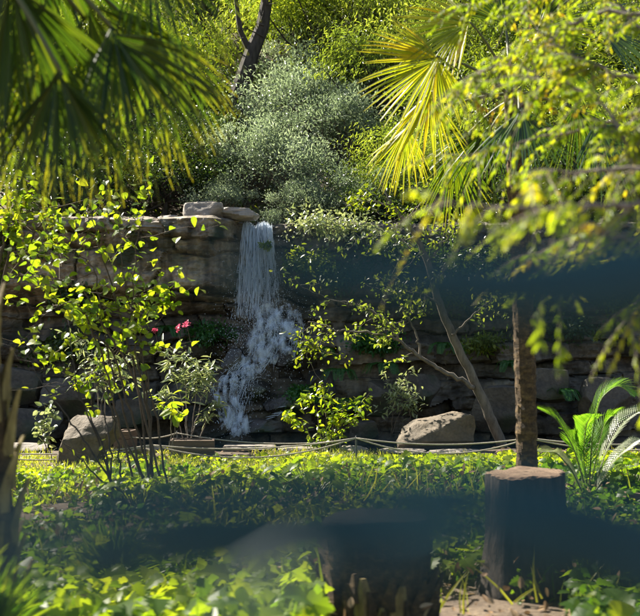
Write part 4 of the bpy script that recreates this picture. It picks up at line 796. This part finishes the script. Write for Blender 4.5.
n = 1300; y = R.uniform(6.5, 12, n); x = R.uniform(-.36, .36, n) * (y + 1.5); k = (fbm(np.stack([x, y, 0 * x + 31], -1), 1.3, 2) > .12) & ~in_stump(x, y); x, y = x[k], y[k]; n = len(x); place(mb, BLADE, np.stack([x, y, ground_z(x, y) + .05], -1), R.normal(size=(n, 3)) * .4 + (0, 0, 1), rdir(n) + (0, -1, .3), R.uniform(.15, .38, n), R.uniform(.008, .02, n))
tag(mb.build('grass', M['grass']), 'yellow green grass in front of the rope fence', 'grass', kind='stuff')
mb = MB(); n = 5000; y = 4.2 + 13 * R.random(n) ** 1.2; x = R.uniform(-.36, .36, n) * (y + 2.5); place(mb, OVATE, np.stack([x, y, ground_z(x, y) + .012 + R.random(n) * .02], -1), rdir(n) * (1, 1, .15), rdir(n) * .35 + (0, 0, 1), R.uniform(.04, .11, n), R.uniform(.02, .05, n))
n = 900; y = R.uniform(5.5, 12.5, n); x = R.uniform(-.36, .36, n) * (y + 2); place(mb, OVATE, np.stack([x, y, ground_z(x, y) + R.uniform(.1, .3, n)], -1), rdir(n), rdir(n) * .6 + (0, 0, 1), R.uniform(.04, .10, n), R.uniform(.02, .05, n))
tag(mb.build('fallen_leaves', M['litter']), 'dry brown fallen leaves on the soil', 'fallen leaves', kind='stuff')
# leafy clumps that stand out of the bed
cl = [(60, 8.6, .30, 'low leafy clump in front of the bare stems at the left'), (240, 10.5, .42, 'bright leafy clump at the middle of the bed'), (310, 11.5, .38, 'bright leafy clump left of the palm stump, farther back'), (420, 12.2, .36, 'broad leaved clump behind the stumps, left of the slim palm'), (470, 12.6, .34, 'broad leaved clump next to the slim palm trunk base'), (300, 7.2, .30, 'lit leafy clump beside the palm stump, on its left'), (445, 7.6, .30, 'leafy clump between the two stumps'), (630, 11.5, .36, 'lit leafy clump right of the young feather palm'), (190, 8.2, .34, 'leafy clump around the red flower'), (140, 10.2, .35, 'leafy clump at the foot of the heart leaved tree')]
for px, d, h_, lab in cl:
    b_ = gp(px, d); t = thing('leafy_plant', b_, lab, 'plant', 'leafy plants in the garden bed'); mb = MB(); sb = MB(); n = 70; a_ = R.random(n) * 6.28; rr = np.sqrt(R.random(n)) * .42; pos = np.stack([np.cos(a_) * rr, np.sin(a_) * rr, h_ * (1.1 - rr) * R.uniform(.6, 1.1, n)], -1)
    place(mb, LOBED, pos, np.stack([np.cos(a_), np.sin(a_), -.3 + 0 * a_], -1) + rdir(n) * .4, rdir(n) * .4 + (0, 0, 1), R.uniform(.06, .13, n), R.uniform(.06, .13, n), np.clip(R.normal(.65, .2, n), 0, 1))
    for p_ in pos: sb.tube([(p_[0] * .2, p_[1] * .2, -.02), p_ * (.6, .6, .6), p_], [.005, .004, .003], 4, cap=False)
    sb.build('stem', M['petiole'], t); mb.build('leaves', M['cover'], t)
b_ = P(187, 533, 8.0); t = thing('red_flower', (b_[0], 8.0, 0), 'single red flower in the shaded leaves at the lower left', 'flower'); mb = MB(); place(mb, OVATE, np.array([(0, 0, b_[2])] * 12) + R.normal(size=(12, 3)) * .02, rdir(12) + (0, -.3, .3), rdir(12), .07, .06); mb.build('petals', M['red'], t); mb = MB(); mb.tube([(0, 0, -.02), (.01, 0, b_[2] / 2), (0, 0, b_[2])], .005, 5); mb.build('stem', M['petiole'], t)
rock('pale_stone', gp(450, 7.9, .12), .22, .16, .16, M['slab'], 'small pale stone between the two stumps', 'stone', seed=201, n=12)

# ------------------------------------------------------------------ strap leaved plants close to the camera, far out of focus
def strap(mb, pts, widths, normal):
    q = np.array(pts, float); m_ = len(q); tt = np.linspace(0, m_ - 1, 30); c = np.stack([np.interp(tt, np.arange(m_), q[:, k]) for k in range(3)], -1); wd = np.interp(tt, np.arange(m_), widths)
    for _ in range(4): c[1:-1] = (c[:-2] + 2 * c[1:-1] + c[2:]) / 4
    tan = nrm(np.gradient(c, axis=0)); n_ = np.broadcast_to(np.asarray(normal, float), c.shape); n_ = nrm(n_ - (n_ * tan).sum(-1, keepdims=True) * tan); s_ = np.cross(tan, n_)
    prof = [(-1, 0, .12), (-.5, -.06, .10), (0, -.1, .08), (.5, -.06, .10), (1, 0, .12), (.5, .04, .1), (0, .06, .1), (-.5, .04, .1)]
    v = np.stack([c + (a_ * wd / 2)[:, None] * s_ + (b_ * wd * 1.2)[:, None] * n_ for a_, b_, _ in prof], 1).reshape(-1, 3); i = np.arange(29)[:, None] * 8; j = np.arange(8)[None]; k = (j + 1) % 8
    mb.add(v, np.stack([i + j, i + k, i + 8 + k, i + 8 + j], -1).reshape(-1, 4), .5, np.repeat(np.linspace(0, 1, 30), 8))
PXM = lambda px, d: px / FPX * d
t = thing('strap_leaved_plant', (.62, .52, 0), 'blurred dark blue green strap leaves crossing in front of the cliff at the right', 'plant'); o_ = np.array(t.location)
sb = MB(); sb.tube([(0, 0, -.1), (.02, 0, .6), (0, 0, 1.2), (-.02, 0, 1.64)], [.03, .026, .02, .012], 10); sb.build('stem', M['trunk_dark'], t, True)
def add_strap(t, o_, root, pts, ws, normal=(.15, -1, -.1)):
    q = [np.array(root)] + [P(a_, b_, d) - o_ for a_, b_, d in pts]; mb = MB(); strap(mb, q, [PXM(a_, pts[0][2]) for a_ in [ws[0]] + ws], normal); mb.build('strap_leaf', M['strap'], t, True)
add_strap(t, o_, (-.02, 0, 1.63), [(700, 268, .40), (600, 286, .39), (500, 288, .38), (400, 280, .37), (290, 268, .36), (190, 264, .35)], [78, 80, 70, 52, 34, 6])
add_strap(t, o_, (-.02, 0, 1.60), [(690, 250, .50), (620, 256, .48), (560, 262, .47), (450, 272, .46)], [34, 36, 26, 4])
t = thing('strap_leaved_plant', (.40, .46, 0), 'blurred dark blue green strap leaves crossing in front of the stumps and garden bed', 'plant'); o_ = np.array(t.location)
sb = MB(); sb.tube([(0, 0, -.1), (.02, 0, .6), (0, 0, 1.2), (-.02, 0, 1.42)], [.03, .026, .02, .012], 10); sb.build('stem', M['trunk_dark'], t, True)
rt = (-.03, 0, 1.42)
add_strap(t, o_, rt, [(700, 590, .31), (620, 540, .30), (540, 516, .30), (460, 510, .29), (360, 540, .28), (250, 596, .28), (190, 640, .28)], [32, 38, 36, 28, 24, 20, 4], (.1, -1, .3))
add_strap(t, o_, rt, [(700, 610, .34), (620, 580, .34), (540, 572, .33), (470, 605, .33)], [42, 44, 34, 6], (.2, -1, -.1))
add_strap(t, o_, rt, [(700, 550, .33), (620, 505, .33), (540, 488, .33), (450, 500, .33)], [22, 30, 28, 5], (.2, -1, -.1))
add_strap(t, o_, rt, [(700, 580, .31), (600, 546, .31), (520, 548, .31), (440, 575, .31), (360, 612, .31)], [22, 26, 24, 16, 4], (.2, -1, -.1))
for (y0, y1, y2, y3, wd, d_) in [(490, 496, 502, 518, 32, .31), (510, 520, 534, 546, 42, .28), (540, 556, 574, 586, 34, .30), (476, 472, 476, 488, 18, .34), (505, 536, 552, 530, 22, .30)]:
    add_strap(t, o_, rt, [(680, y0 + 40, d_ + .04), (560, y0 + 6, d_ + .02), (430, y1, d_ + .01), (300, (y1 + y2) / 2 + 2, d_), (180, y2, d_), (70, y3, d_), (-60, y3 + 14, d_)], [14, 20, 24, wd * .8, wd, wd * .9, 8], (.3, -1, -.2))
